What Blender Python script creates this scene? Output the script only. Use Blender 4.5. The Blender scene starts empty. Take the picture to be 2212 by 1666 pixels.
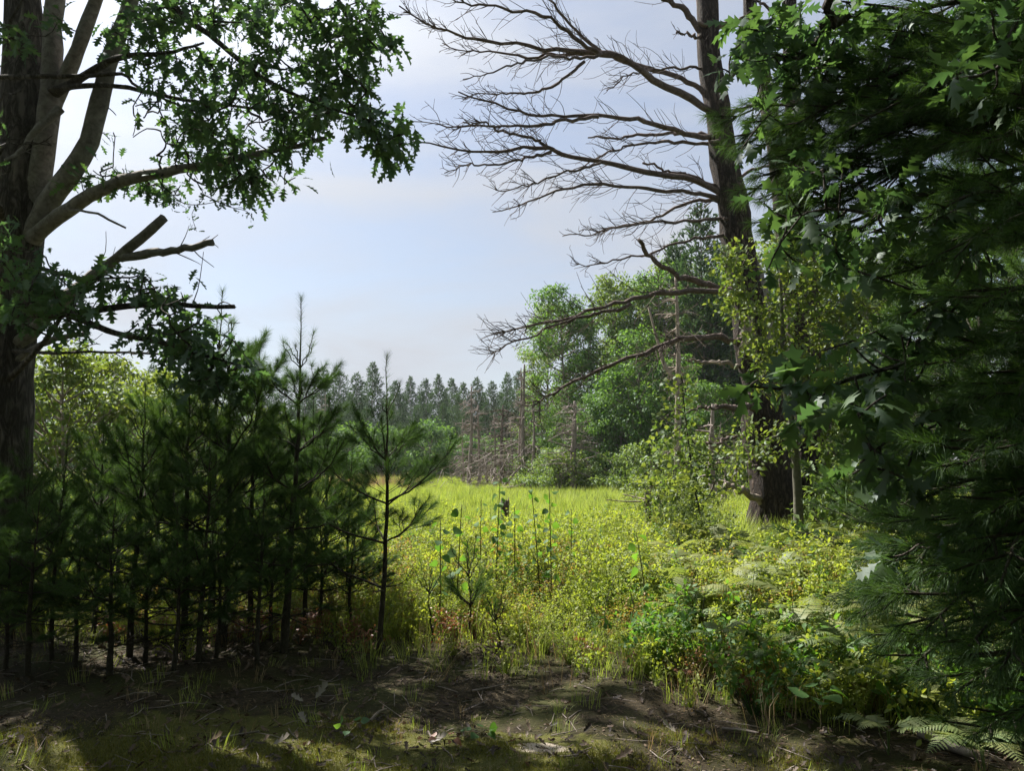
import bpy, math, random
import numpy as np
from mathutils import Vector, Matrix

# ------------------------------------------------------------------ camera, sky, sun, exposure
sc = bpy.context.scene
COL = sc.collection
R = math.radians
CX, CY, F = 1106.0, 833.0, 1650.0          # measuring frame of the photograph (2212 x 1666)
CAMZ, PITCH = 1.6, math.atan(167 / 1650.0)

cam = bpy.data.cameras.new('camera')
cam_o = bpy.data.objects.new('camera', cam)
COL.objects.link(cam_o)
cam_o.location = (0, 0, CAMZ)
cam_o.rotation_euler = (math.pi / 2 + PITCH, 0, 0)
cam.sensor_width = 36.0
cam.lens = 36.0 * F / 2212.0
cam.clip_start = 0.05
cam.clip_end = 2500
sc.camera = cam_o

SUN_AZ, SUN_EL = R(-42), R(50)
S = np.array([math.sin(SUN_AZ) * math.cos(SUN_EL), math.cos(SUN_AZ) * math.cos(SUN_EL), math.sin(SUN_EL)])

world = bpy.data.worlds.new('World')
sc.world = world
world.use_nodes = True
wn, wl = world.node_tree.nodes, world.node_tree.links
wn.clear()
wout = wn.new('ShaderNodeOutputWorld')
wbg = wn.new('ShaderNodeBackground')
wbg.inputs['Strength'].default_value = 0.05
sky = wn.new('ShaderNodeTexSky')
sky.sky_type = 'NISHITA'
sky.sun_disc = False
sky.sun_elevation = SUN_EL
sky.sun_rotation = SUN_AZ
sky.air_density = 1.0
sky.dust_density = 1.2
sky.ozone_density = 1.6
tc = wn.new('ShaderNodeTexCoord')
mp = wn.new('ShaderNodeMapping')
mp.inputs['Rotation'].default_value = (R(10), R(24), R(20))
mp.inputs['Scale'].default_value = (1.0, 1.0, 3.6)
nz = wn.new('ShaderNodeTexNoise')
nz.inputs['Scale'].default_value = 2.1
nz.inputs['Detail'].default_value = 7
nz.inputs['Roughness'].default_value = 0.52
nz.inputs['Distortion'].default_value = 0.35
rp = wn.new('ShaderNodeValToRGB')
rp.color_ramp.elements[0].position = 0.40
rp.color_ramp.elements[0].color = (0.42, 0.42, 0.42, 1)
rp.color_ramp.elements[1].position = 0.63
rp.color_ramp.elements[1].color = (1, 1, 1, 1)
mx = wn.new('ShaderNodeMix')
mx.data_type = 'RGBA'
dt = wn.new('ShaderNodeVectorMath'); dt.operation = 'DOT_PRODUCT'; dt.inputs[1].default_value = S.tolist()
p1_ = wn.new('ShaderNodeMath'); p1_.operation = 'MAXIMUM'; p1_.inputs[1].default_value = 0.0
p2_ = wn.new('ShaderNodeMath'); p2_.operation = 'POWER'; p2_.inputs[1].default_value = 11.0
p3_ = wn.new('ShaderNodeMath'); p3_.operation = 'MULTIPLY_ADD'; p3_.inputs[1].default_value = 2.6; p3_.inputs[2].default_value = 1.0
wl.new(tc.outputs['Generated'], dt.inputs[0]); wl.new(dt.outputs['Value'], p1_.inputs[0]); wl.new(p1_.outputs[0], p2_.inputs[0]); wl.new(p2_.outputs[0], p3_.inputs[0])
cs_ = wn.new('ShaderNodeVectorMath'); cs_.operation = 'SCALE'; cs_.inputs[0].default_value = (4.35, 4.58, 5.05)
wl.new(p3_.outputs[0], cs_.inputs['Scale']); wl.new(cs_.outputs[0], mx.inputs['B'])
wl.new(tc.outputs['Generated'], mp.inputs['Vector'])
wl.new(mp.outputs['Vector'], nz.inputs['Vector'])
wl.new(nz.outputs['Fac'], rp.inputs['Fac'])
wl.new(rp.outputs['Color'], mx.inputs['Factor'])
wl.new(sky.outputs['Color'], mx.inputs['A'])
wl.new(mx.outputs['Result'], wbg.inputs['Color'])
wl.new(wbg.outputs['Background'], wout.inputs['Surface'])

sun = bpy.data.lights.new('sun', 'SUN')
sun.energy = 5.0
sun.angle = R(0.53)
sun.color = (1.0, 0.95, 0.86)
sun_o = bpy.data.objects.new('sun', sun)
COL.objects.link(sun_o)
sun_o.location = (S * 60).tolist()
sun_o.rotation_euler = Vector(S.tolist()).to_track_quat('Z', 'Y').to_euler()

sc.view_settings.view_transform = 'Standard'
sc.view_settings.look = 'None'
sc.view_settings.gamma = 1.0
sc.view_settings.use_curve_mapping = False
sc.view_settings.exposure = 1.5
sc.cycles.max_bounces = 5
sc.cycles.diffuse_bounces = 3
sc.cycles.glossy_bounces = 2
sc.cycles.transmission_bounces = 3
sc.cycles.transparent_max_bounces = 4
sc.cycles.volume_bounces = 1
sc.cycles.sample_clamp_indirect = 3.0
sc.cycles.use_denoising = True
sc.cycles.denoising_prefilter = 'NONE'

# ------------------------------------------------------------------ helpers
def rng(seed): return np.random.default_rng(seed)
CP, SP = math.cos(PITCH), math.sin(PITCH)

def W(px, py, Y):
    """the place that stands at depth Y (metres north of the viewer) behind a point of the measuring frame"""
    a, b = (px - CX) / F, (CY - py) / F
    d = np.array([a, CP - b * SP, SP + b * CP])
    t = Y / d[1]
    return np.array([d[0] * t, Y, CAMZ + d[2] * t])

def proj(P):
    P = np.atleast_2d(P)
    q = P - np.array([0, 0, CAMZ])
    dep = q[:, 1] * CP + q[:, 2] * SP
    up = -q[:, 1] * SP + q[:, 2] * CP
    dep_s = np.where(dep > 0.05, dep, 0.05)
    return CX + F * q[:, 0] / dep_s, CY - F * up / dep_s, dep

def gz(x, y):
    x, y = np.asarray(x, float), np.asarray(y, float)
    near = 1 / (1 + (np.hypot(x, y - 5) / 14) ** 2)
    h = 0.035 * np.sin(1.7 * x + 0.6 * np.sin(1.1 * y)) * np.sin(1.3 * y + 0.5) + 0.022 * np.sin(3.9 * x - 1.4 * y) + 0.014 * np.sin(6.3 * y + 2.1 * x) * np.sin(5.1 * x)
    return h * near + 0.10 * np.sin(0.11 * x + 1) * np.sin(0.09 * y) * (1 - near)

def unit(v):
    v = np.asarray(v, float)
    return v / np.maximum(np.linalg.norm(v, axis=-1, keepdims=True), 1e-9)

def srgb(r, g, b):
    f = lambda c: (c / 12.92 if c <= 0.04045 else ((c + 0.055) / 1.055) ** 2.4)
    return (f(r / 255), f(g / 255), f(b / 255), 1)

class MB:
    """collects tubes, leaves and needles and links them as one mesh object"""
    def __init__(s): s.v, s.t, s.q, s.a, s.n, s.smooth_q = [], [], [], [], 0, True
    def add(s, v, tris=None, quads=None, attr=None):
        v = np.asarray(v, float).reshape(-1, 3)
        if tris is not None and len(tris): s.t.append(np.asarray(tris, np.int64) + s.n)
        if quads is not None and len(quads): s.q.append(np.asarray(quads, np.int64) + s.n)
        s.v.append(v)
        a = np.full(len(v), 0.5) if attr is None else np.broadcast_to(np.asarray(attr, float), (len(v),))
        s.a.append(a)
        s.n += len(v)
    def mesh(s, name, origin=(0, 0, 0)):
        me = bpy.data.meshes.new(name)
        if not s.n: return me
        v = np.concatenate(s.v) - np.asarray(origin, float)
        t = np.concatenate(s.t) if s.t else np.zeros((0, 3), np.int64)
        q = np.concatenate(s.q) if s.q else np.zeros((0, 4), np.int64)
        me.vertices.add(len(v)); me.vertices.foreach_set('co', v.astype(np.float32).ravel())
        loops = np.concatenate([t.ravel(), q.ravel()])
        me.loops.add(len(loops)); me.loops.foreach_set('vertex_index', loops.astype(np.int32))
        tot = np.concatenate([np.full(len(t), 3), np.full(len(q), 4)]).astype(np.int32)
        st = np.concatenate([[0], np.cumsum(tot)[:-1]]).astype(np.int32)
        me.polygons.add(len(tot))
        me.polygons.foreach_set('loop_start', st); me.polygons.foreach_set('loop_total', tot)
        sm = np.concatenate([np.zeros(len(t), bool), np.ones(len(q), bool)])
        me.polygons.foreach_set('use_smooth', sm)
        at = me.attributes.new('tone', 'FLOAT', 'POINT')
        at.data.foreach_set('value', np.concatenate(s.a).astype(np.float32))
        me.update(calc_edges=True)
        return me
    def build(s, name, mat, parent=None, kind=None, origin=None):
        org = origin if origin is not None else (tuple(parent['org']) if parent is not None and 'org' in parent else (0, 0, 0))
        me = s.mesh(name, org)
        me.materials.append(mat)
        o = bpy.data.objects.new(name, me)
        COL.objects.link(o)
        if parent is not None: o.parent = parent
        if kind: o['kind'] = kind
        return o

def tube(mb, pts, rad, sides=6, attr=0.5, cap=True, wob=0.0, rg=None):
    pts = np.asarray(pts, float)
    n = len(pts)
    rad = np.broadcast_to(np.asarray(rad, float), (n,))
    tan = np.empty_like(pts)
    tan[1:-1] = pts[2:] - pts[:-2]; tan[0] = pts[1] - pts[0]; tan[-1] = pts[-1] - pts[-2]
    tan = unit(tan)
    ref = np.array([0.31, 0.93, 0.2]) if abs(tan[0] @ np.array([0.31, 0.93, 0.2])) < 0.8 else np.array([0.9, -0.2, 0.4])
    u = unit(ref - (tan @ ref)[:, None] * tan)
    w = np.cross(tan, u)
    th = np.linspace(0, 2 * math.pi, sides, endpoint=False)
    rr = rad[:, None] * np.ones((1, sides))
    if wob and rg is not None: rr = rr * (1 + wob * rg.normal(size=(n, sides)))
    ring = pts[:, None, :] + rr[..., None] * (np.cos(th)[None, :, None] * u[:, None, :] + np.sin(th)[None, :, None] * w[:, None, :])
    i = np.arange(n - 1)[:, None] * sides
    j = np.arange(sides)[None, :]; k = (j + 1) % sides
    q = np.stack([i + j, i + k, i + sides + k, i + sides + j], -1).reshape(-1, 4)
    v = ring.reshape(-1, 3)
    tr = None
    if cap:
        v = np.concatenate([v, pts[-1:] + tan[-1:] * rad[-1] * 0.3])
        b = (n - 1) * sides
        tr = [(b + a, b + (a + 1) % sides, n * sides) for a in range(sides)]
    mb.add(v, tr, q, attr)

def smooth_path(pts, n):
    """Catmull-Rom through the given points"""
    p = np.asarray(pts, float)
    if len(p) == 2:
        t = np.linspace(0, 1, n)[:, None]
        return p[0] * (1 - t) + p[1] * t
    e = np.concatenate([[2 * p[0] - p[1]], p, [2 * p[-1] - p[-2]]])
    d = np.concatenate([[0], np.cumsum(np.linalg.norm(np.diff(p, axis=0), axis=1))]); d /= d[-1]
    out = []
    for t in np.linspace(0, 1, n):
        k = min(max(int(np.searchsorted(d, t, side='right')) - 1, 0), len(p) - 2)
        u = (t - d[k]) / max(d[k + 1] - d[k], 1e-9)
        a, b, c, g = e[k], e[k + 1], e[k + 2], e[k + 3]
        out.append(0.5 * ((2 * b) + (c - a) * u + (2 * a - 5 * b + 4 * c - g) * u * u + (-a + 3 * b - 3 * c + g) * u ** 3))
    return np.array(out)

def frames(d, up):
    """rotation matrices whose first column is d and third column is near up"""
    x = unit(d); z = np.broadcast_to(up, x.shape)
    z = unit(z - (z * x).sum(-1, keepdims=True) * x)
    y = np.cross(z, x)
    return np.stack([x, y, z], -1)

def batch(mb, tv, tt, tq, pos, rot, scale, tone):
    """many copies of one leaf shape"""
    n, k = len(pos), len(tv)
    if n == 0: return
    v = np.einsum('nij,kj->nki', rot, tv) * np.asarray(scale).reshape(-1, 1, 1) + pos[:, None, :]
    off = (np.arange(n) * k)[:, None, None]
    t = (np.asarray(tt)[None] + off).reshape(-1, 3) if tt is not None and len(tt) else None
    q = (np.asarray(tq)[None] + off).reshape(-1, 4) if tq is not None and len(tq) else None
    mb.add(v.reshape(-1, 3), t, q, np.repeat(np.broadcast_to(tone, (n,)), k))

def leaf_shape(ts, ws, tip_shift=None, fold=0.15, curl=0.25, petiole=0.0):
    """a leaf along +X: midrib plus an outline given by half-widths ws at ts (tip_shift moves an outline point along the leaf)"""
    ts, ws = np.asarray(ts, float), np.asarray(ws, float)
    sh = np.zeros_like(ts) if tip_shift is None else np.asarray(tip_shift, float)
    n = len(ts)
    z = lambda t: -curl * t * t
    mid = np.stack([ts, 0 * ts, z(ts)], 1)
    lft = np.stack([ts + sh, ws, z(ts + sh) + fold * ws], 1)
    rgt = np.stack([ts + sh, -ws, z(ts + sh) + fold * ws], 1)
    v = np.concatenate([mid, lft, rgt])
    q = []
    for i in range(n - 1):
        q.append((i, i + 1, n + i + 1, n + i)); q.append((i + 1, i, 2 * n + i, 2 * n + i + 1))
    t = []
    if petiole:
        b = len(v)
        v = np.concatenate([v, [(-petiole, 0.03, 0), (-petiole, -0.03, 0), (0.02, 0, 0)]])
        t.append((b, b + 1, b + 2))
    return v, t, q

def thing(name, label, cat, loc=(0, 0, 0), group=None):
    o = bpy.data.objects.new(name, None)
    COL.objects.link(o)
    o.empty_display_size = 0.3
    o.location = loc
    o['org'] = [float(c) for c in loc]
    o['label'] = label; o['category'] = cat
    if group: o['group'] = group
    return o

def tag(o, label, cat, group=None):
    o['label'] = label; o['category'] = cat
    if group: o['group'] = group
    return o

def copy_tree(root, loc, rotz, scale, label, group=None, cat=None):
    r = root.copy(); COL.objects.link(r)
    r.location = loc; r.rotation_euler = (0, 0, rotz)
    r.scale = (scale,) * 3 if np.isscalar(scale) else scale
    r['label'] = label
    if cat: r['category'] = cat
    if group: r['group'] = group
    elif 'group' in r: del r['group']
    for ch in list(root.children):
        c = ch.copy(); COL.objects.link(c); c.parent = r
        for g in list(ch.children):
            d = g.copy(); COL.objects.link(d); d.parent = c
    return r

# ------------------------------------------------------------------ materials
def new_mat(name):
    m = bpy.data.materials.new(name); m.use_nodes = True
    m.node_tree.nodes.clear()
    return m, m.node_tree.nodes, m.node_tree.links

def leaf_mat(name, ca, cb, tr, trans=0.45, gloss=0.05, rough=0.5, obj_var=0.25):
    """thin leaf: diffuse front, light shining through, a faint waxy gloss; tone runs from ca to cb per leaf"""
    m, N, L = new_mat(name)
    out = N.new('ShaderNodeOutputMaterial')
    at = N.new('ShaderNodeAttribute'); at.attribute_name = 'tone'
    oi = N.new('ShaderNodeObjectInfo')
    ma = N.new('ShaderNodeMath'); ma.operation = 'MULTIPLY_ADD'
    ma.inputs[1].default_value = obj_var; ma.inputs[2].default_value = 0.0
    ad = N.new('ShaderNodeMath'); ad.operation = 'ADD'; ad.use_clamp = True
    pn = N.new('ShaderNodeTexNoise'); pn.inputs['Scale'].default_value = 0.55; pn.inputs['Detail'].default_value = 3   # patches of kin plants
    L.new(oi.outputs['Location'], pn.inputs['Vector'])
    pa = N.new('ShaderNodeMath'); pa.operation = 'MULTIPLY_ADD'; pa.inputs[1].default_value = 2.4 * obj_var; pa.inputs[2].default_value = -1.7 * obj_var
    pb = N.new('ShaderNodeMath'); pb.operation = 'ADD'
    L.new(pn.outputs['Fac'], pa.inputs[0]); L.new(oi.outputs['Random'], ma.inputs[0]); L.new(ma.outputs[0], pb.inputs[0]); L.new(pa.outputs[0], pb.inputs[1]); L.new(pb.outputs[0], ad.inputs[0]); L.new(at.outputs['Fac'], ad.inputs[1])
    mixc = N.new('ShaderNodeMix'); mixc.data_type = 'RGBA'
    mixc.inputs['A'].default_value = (*ca, 1); mixc.inputs['B'].default_value = (*cb, 1)
    L.new(ad.outputs[0], mixc.inputs['Factor'])
    mul = N.new('ShaderNodeMix'); mul.data_type = 'RGBA'; mul.blend_type = 'MULTIPLY'
    mul.inputs['Factor'].default_value = 1.0
    mul.inputs['B'].default_value = (*tr, 1)
    L.new(mixc.outputs['Result'], mul.inputs['A'])
    df = N.new('ShaderNodeBsdfDiffuse'); tl = N.new('ShaderNodeBsdfTranslucent')
    L.new(mixc.outputs['Result'], df.inputs['Color']); L.new(mul.outputs['Result'], tl.inputs['Color'])
    m1 = N.new('ShaderNodeMixShader'); m1.inputs[0].default_value = trans
    L.new(df.outputs[0], m1.inputs[1]); L.new(tl.outputs[0], m1.inputs[2])
    gl = N.new('ShaderNodeBsdfGlossy'); gl.inputs['Roughness'].default_value = rough
    gl.inputs['Color'].default_value = (0.9, 0.95, 1, 1)
    m2 = N.new('ShaderNodeMixShader'); m2.inputs[0].default_value = gloss
    L.new(m1.outputs[0], m2.inputs[1]); L.new(gl.outputs[0], m2.inputs[2])
    L.new(m2.outputs[0], out.inputs['Surface'])
    return m

def bark_mat(name, dark, light, scale=(9, 9, 2.2), bump=0.6, patch=None, ridge=True):
    """furrowed bark (ridge) or smooth blotched bark, in object space"""
    m, N, L = new_mat(name)
    out = N.new('ShaderNodeOutputMaterial'); b = N.new('ShaderNodeBsdfPrincipled')
    b.inputs['Roughness'].default_value = 0.9
    b.inputs['Specular IOR Level'].default_value = 0.2
    t = N.new('ShaderNodeTexCoord'); mpn = N.new('ShaderNodeMapping'); mpn.inputs['Scale'].default_value = scale
    L.new(t.outputs['Object'], mpn.inputs['Vector'])
    no = N.new('ShaderNodeTexNoise'); no.inputs['Scale'].default_value = 2.6; no.inputs['Detail'].default_value = 8; no.inputs['Roughness'].default_value = 0.62
    no.inputs['Distortion'].default_value = 0.6
    L.new(mpn.outputs['Vector'], no.inputs['Vector'])
    if ridge:   # |n - 0.5|: dark furrows between plates
        a = N.new('ShaderNodeMath'); a.operation = 'SUBTRACT'; a.inputs[1].default_value = 0.5; L.new(no.outputs['Fac'], a.inputs[0])
        c = N.new('ShaderNodeMath'); c.operation = 'ABSOLUTE'; L.new(a.outputs[0], c.inputs[0])
        rm = N.new('ShaderNodeMapRange'); rm.inputs['From Max'].default_value = 0.16; L.new(c.outputs[0], rm.inputs['Value'])
    else:
        rm = N.new('ShaderNodeMapRange'); rm.inputs['From Min'].default_value = 0.3; rm.inputs['From Max'].default_value = 0.72; L.new(no.outputs['Fac'], rm.inputs['Value'])
    big = N.new('ShaderNodeTexNoise'); big.inputs['Scale'].default_value = 1.3; big.inputs['Detail'].default_value = 4
    L.new(t.outputs['Object'], big.inputs['Vector'])
    mm = N.new('ShaderNodeMath'); mm.operation = 'MULTIPLY'; L.new(rm.outputs['Result'], mm.inputs[0])
    r3 = N.new('ShaderNodeMapRange'); r3.inputs['From Min'].default_value = 0.25; r3.inputs['From Max'].default_value = 0.7; r3.inputs['To Min'].default_value = 0.45
    L.new(big.outputs['Fac'], r3.inputs['Value']); L.new(r3.outputs['Result'], mm.inputs[1])
    mc = N.new('ShaderNodeMix'); mc.data_type = 'RGBA'
    mc.inputs['A'].default_value = (*dark, 1); mc.inputs['B'].default_value = (*light, 1)
    L.new(mm.outputs[0], mc.inputs['Factor'])
    col = mc.outputs['Result']
    if patch is not None:
        n2 = N.new('ShaderNodeTexNoise'); n2.inputs['Scale'].default_value = patch[1]; n2.inputs['Detail'].default_value = 3
        L.new(t.outputs['Object'], n2.inputs['Vector'])
        r2 = N.new('ShaderNodeValToRGB')
        r2.color_ramp.elements[0].position = patch[2]; r2.color_ramp.elements[1].position = patch[2] + 0.05
        L.new(n2.outputs['Fac'], r2.inputs['Fac'])
        m2 = N.new('ShaderNodeMix'); m2.data_type = 'RGBA'; m2.inputs['B'].default_value = (*patch[0], 1)
        L.new(r2.outputs['Color'], m2.inputs['Factor']); L.new(col, m2.inputs['A'])
        col = m2.outputs['Result']
    L.new(col, b.inputs['Base Color'])
    bp = N.new('ShaderNodeBump'); bp.inputs['Strength'].default_value = bump; bp.inputs['Distance'].default_value = 0.025
    L.new(rm.outputs['Result'], bp.inputs['Height']); L.new(bp.outputs['Normal'], b.inputs['Normal'])
    L.new(b.outputs[0], out.inputs['Surface'])
    return m

M = {}
M['oak_leaf'] = leaf_mat('oak_leaf', (0.040, 0.078, 0.040), (0.074, 0.122, 0.042), (1.65, 1.85, 0.95), 0.42, 0.035, 0.55)
M['yellow_green_leaf'] = leaf_mat('sapling_leaf', (0.070, 0.118, 0.030), (0.160, 0.195, 0.050), (1.7, 1.7, 0.8), 0.42, 0.03, 0.55)  # yellow-green leaf shared by saplings, shrubs and weeds
M['aspen_leaf'] = leaf_mat('aspen_leaf', (0.05, 0.11, 0.03), (0.10, 0.19, 0.04), (2.0, 2.1, 0.7), 0.45, 0.02, 0.6)
M['needle'] = leaf_mat('pine_needle', (0.028, 0.064, 0.020), (0.074, 0.128, 0.034), (1.7, 1.75, 0.8), 0.33, 0.018, 0.6)
M['far_pine'] = leaf_mat('far_pine_foliage', (0.026, 0.058, 0.028), (0.062, 0.105, 0.040), (1.6, 1.6, 1.0), 0.30, 0.03, 0.6)
M['forest_leaf'] = leaf_mat('forest_leaf', (0.045, 0.105, 0.030), (0.11, 0.19, 0.048), (2.0, 2.0, 0.8), 0.38, 0.025, 0.55)
M['pale_leaf'] = leaf_mat('pale_forest_leaf', (0.07, 0.125, 0.035), (0.15, 0.20, 0.055), (1.8, 1.8, 0.8), 0.38, 0.025, 0.55)
M['meadow'] = leaf_mat('meadow_leaf', (0.165, 0.225, 0.045), (0.30, 0.325, 0.066), (1.4, 1.45, 0.6), 0.50, 0.02, 0.6, 0.5)
M['ochre_leaf'] = leaf_mat('ochre_leaf', (0.20, 0.14, 0.045), (0.40, 0.28, 0.075), (1.3, 1.2, 0.7), 0.40, 0.02, 0.6, 0.4)
M['sedge'] = leaf_mat('sedge_blade', (0.18, 0.24, 0.05), (0.32, 0.345, 0.09), (1.3, 1.4, 0.7), 0.45, 0.02, 0.6, 0.4)
M['fern'] = leaf_mat('fern_frond', (0.08, 0.15, 0.045), (0.20, 0.21, 0.07), (1.6, 1.6, 0.8), 0.40, 0.025, 0.6, 0.4)
M['straw'] = leaf_mat('dry_straw', (0.20, 0.14, 0.07), (0.42, 0.32, 0.18), (1.1, 1.0, 0.8), 0.30, 0.03, 0.6)
M['litter'] = leaf_mat('dead_leaf', (0.030, 0.020, 0.014), (0.19, 0.13, 0.088), (1.0, 0.9, 0.8), 0.20, 0.02, 0.65)
M['moss'] = leaf_mat('moss', (0.085, 0.095, 0.020), (0.20, 0.19, 0.045), (1.3, 1.3, 0.6), 0.3, 0.02, 0.6)
M['red_leaf'] = leaf_mat('red_leaf', (0.30, 0.03, 0.02), (0.5, 0.06, 0.03), (1.4, 1.0, 0.8), 0.4, 0.05)
M['rust_leaf'] = leaf_mat('rust_leaf', (0.16, 0.055, 0.028), (0.30, 0.13, 0.05), (1.3, 1.1, 0.8), 0.35, 0.04)
M['pale_dead'] = leaf_mat('pale_dead_leaf', (0.17, 0.145, 0.12), (0.24, 0.21, 0.18), (1, 1, 1), 0.2, 0.02)
M['oak_bark'] = bark_mat('oak_bark', (0.030, 0.025, 0.021), (0.175, 0.15, 0.13), (5, 5, 1.1), 0.9)
M['limb_bark'] = bark_mat('limb_bark', (0.085, 0.075, 0.068), (0.30, 0.275, 0.25), (6, 6, 6), 0.4, None, False)
M['pine_bark'] = bark_mat('pine_bark', (0.014, 0.011, 0.009), (0.125, 0.092, 0.074), (6, 6, 1.5), 1.0, ((0.34, 0.22, 0.13), 0.55, 0.66))
M['dead_wood'] = bark_mat('dead_wood', (0.050, 0.038, 0.034), (0.19, 0.145, 0.125), (6, 6, 6), 0.5, None, False)
M['pale_wood'] = bark_mat('pale_wood', (0.13, 0.105, 0.085), (0.42, 0.35, 0.29), (3, 3, 1.0), 0.4, None, False)
M['grey_wood'] = bark_mat('grey_wood', (0.12, 0.098, 0.088), (0.38, 0.325, 0.295), (3, 3, 0.8), 0.4, None, False)
M['young_bark'] = bark_mat('young_bark', (0.022, 0.019, 0.014), (0.085, 0.075, 0.055), (14, 14, 8), 0.4, None, False)
M['smooth_bark'] = bark_mat('smooth_bark', (0.09, 0.085, 0.065), (0.21, 0.20, 0.16), (6, 6, 6), 0.2, None, False)
M['stem'] = bark_mat('green_stem', (0.07, 0.06, 0.03), (0.16, 0.15, 0.06), (20, 20, 8), 0.1, None, False)

def ground_mat():
    m, N, L = new_mat('forest_floor')
    out = N.new('ShaderNodeOutputMaterial'); b = N.new('ShaderNodeBsdfPrincipled')
    b.inputs['Roughness'].default_value = 0.95; b.inputs['Specular IOR Level'].default_value = 0.15
    t = N.new('ShaderNodeTexCoord')
    def noise(scale, det=5, ro=0.6):
        n = N.new('ShaderNodeTexNoise'); n.inputs['Scale'].default_value = scale; n.inputs['Detail'].default_value = det
        n.inputs['Roughness'].default_value = ro
        L.new(t.outputs['Object'], n.inputs['Vector']); return n
    def ramp(src, a, bb):
        r = N.new('ShaderNodeValToRGB'); r.color_ramp.elements[0].position = a; r.color_ramp.elements[1].position = bb
        L.new(src, r.inputs['Fac']); return r.outputs['Color']
    def mix(f, a, c):
        x = N.new('ShaderNodeMix'); x.data_type = 'RGBA'
        L.new(f, x.inputs['Factor'])
        for s, k in ((a, 'A'), (c, 'B')):
            if isinstance(s, tuple): x.inputs[k].default_value = (*s, 1)
            else: L.new(s, x.inputs[k])
        return x.outputs['Result']
    fine = noise(38, 8, 0.75)
    c = mix(ramp(fine.outputs['Fac'], 0.35, 0.68), (0.013, 0.011, 0.007), (0.066, 0.050, 0.029))
    c = mix(ramp(noise(1.5, 4).outputs['Fac'], 0.44, 0.58), c, (0.042, 0.044, 0.014))
    for (mx_, my_, mr_) in ((-1.7, 4.2, 1.0), (.1, 4.2, .6), (-.7, 4.3, .6)):  # mossy ground, its colour lightened where the sun dapples fall
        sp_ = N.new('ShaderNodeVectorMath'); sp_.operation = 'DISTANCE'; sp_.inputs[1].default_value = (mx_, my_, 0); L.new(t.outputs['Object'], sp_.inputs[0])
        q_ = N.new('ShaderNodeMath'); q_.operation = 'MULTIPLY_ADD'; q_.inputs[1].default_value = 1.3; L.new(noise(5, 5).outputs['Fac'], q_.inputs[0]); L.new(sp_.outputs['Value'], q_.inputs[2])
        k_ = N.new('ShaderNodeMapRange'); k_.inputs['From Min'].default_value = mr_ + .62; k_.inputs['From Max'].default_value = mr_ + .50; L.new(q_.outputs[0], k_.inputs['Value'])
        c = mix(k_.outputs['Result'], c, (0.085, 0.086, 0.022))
    # sand showing through the litter
    sp = N.new('ShaderNodeVectorMath'); sp.operation = 'SUBTRACT'; sp.inputs[1].default_value = (0.17, 4.46, 0)
    L.new(t.outputs['Object'], sp.inputs[0])
    rt = N.new('ShaderNodeVectorRotate'); rt.rotation_type = 'Z_AXIS'; rt.inputs['Angle'].default_value = R(28)
    L.new(sp.outputs[0], rt.inputs['Vector'])
    ml = N.new('ShaderNodeVectorMath'); ml.operation = 'MULTIPLY'; ml.inputs[1].default_value = (6.5, 12.0, 0)
    L.new(rt.outputs[0], ml.inputs[0])
    ln = N.new('ShaderNodeVectorMath'); ln.operation = 'LENGTH'; L.new(ml.outputs[0], ln.inputs[0])
    n3 = noise(9, 4)
    ad = N.new('ShaderNodeMath'); ad.operation = 'MULTIPLY_ADD'; ad.inputs[1].default_value = 1.6
    L.new(n3.outputs['Fac'], ad.inputs[0]); L.new(ln.outputs['Value'], ad.inputs[2])
    r = N.new('ShaderNodeMapRange'); r.inputs['From Min'].default_value = 1.95; r.inputs['From Max'].default_value = 1.6
    L.new(ad.outputs[0], r.inputs['Value'])
    c = mix(r.outputs['Result'], c, (0.42, 0.36, 0.30))
    # meadow soil and thatch further out
    sy = N.new('ShaderNodeSeparateXYZ'); L.new(t.outputs['Object'], sy.inputs[0])
    r2 = N.new('ShaderNodeMapRange'); r2.inputs['From Min'].default_value = 7.0; r2.inputs['From Max'].default_value = 11.0
    L.new(sy.outputs['Y'], r2.inputs['Value'])
    md = mix(ramp(noise(0.9, 6).outputs['Fac'], 0.35, 0.65), (0.10, 0.115, 0.026), (0.19, 0.175, 0.05))
    c = mix(r2.outputs['Result'], c, md)
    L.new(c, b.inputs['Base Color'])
    bp = N.new('ShaderNodeBump'); bp.inputs['Strength'].default_value = 0.9; bp.inputs['Distance'].default_value = 0.02
    L.new(fine.outputs['Fac'], bp.inputs['Height']); L.new(bp.outputs['Normal'], b.inputs['Normal'])
    L.new(b.outputs[0], out.inputs['Surface'])
    return m
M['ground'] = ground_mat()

# ------------------------------------------------------------------ ground
u = np.linspace(-1, 1, 231)
gx = 4.0 * np.sinh(u * 5.9) / math.cosh(1.0)
gy = 5.0 + 4.0 * np.sinh(u * 5.9) / math.cosh(1.0)
GX, GY = np.meshgrid(gx, gy)
g = MB()
nn = len(u)
ii = np.arange(nn - 1)[:, None] * nn + np.arange(nn - 1)[None, :]
gq = np.stack([ii, ii + 1, ii + nn + 1, ii + nn], -1).reshape(-1, 4)
g.add(np.stack([GX, GY, gz(GX, GY)], -1).reshape(-1, 3), None, gq)
g.build('ground', M['ground'], None, 'structure')

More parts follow.
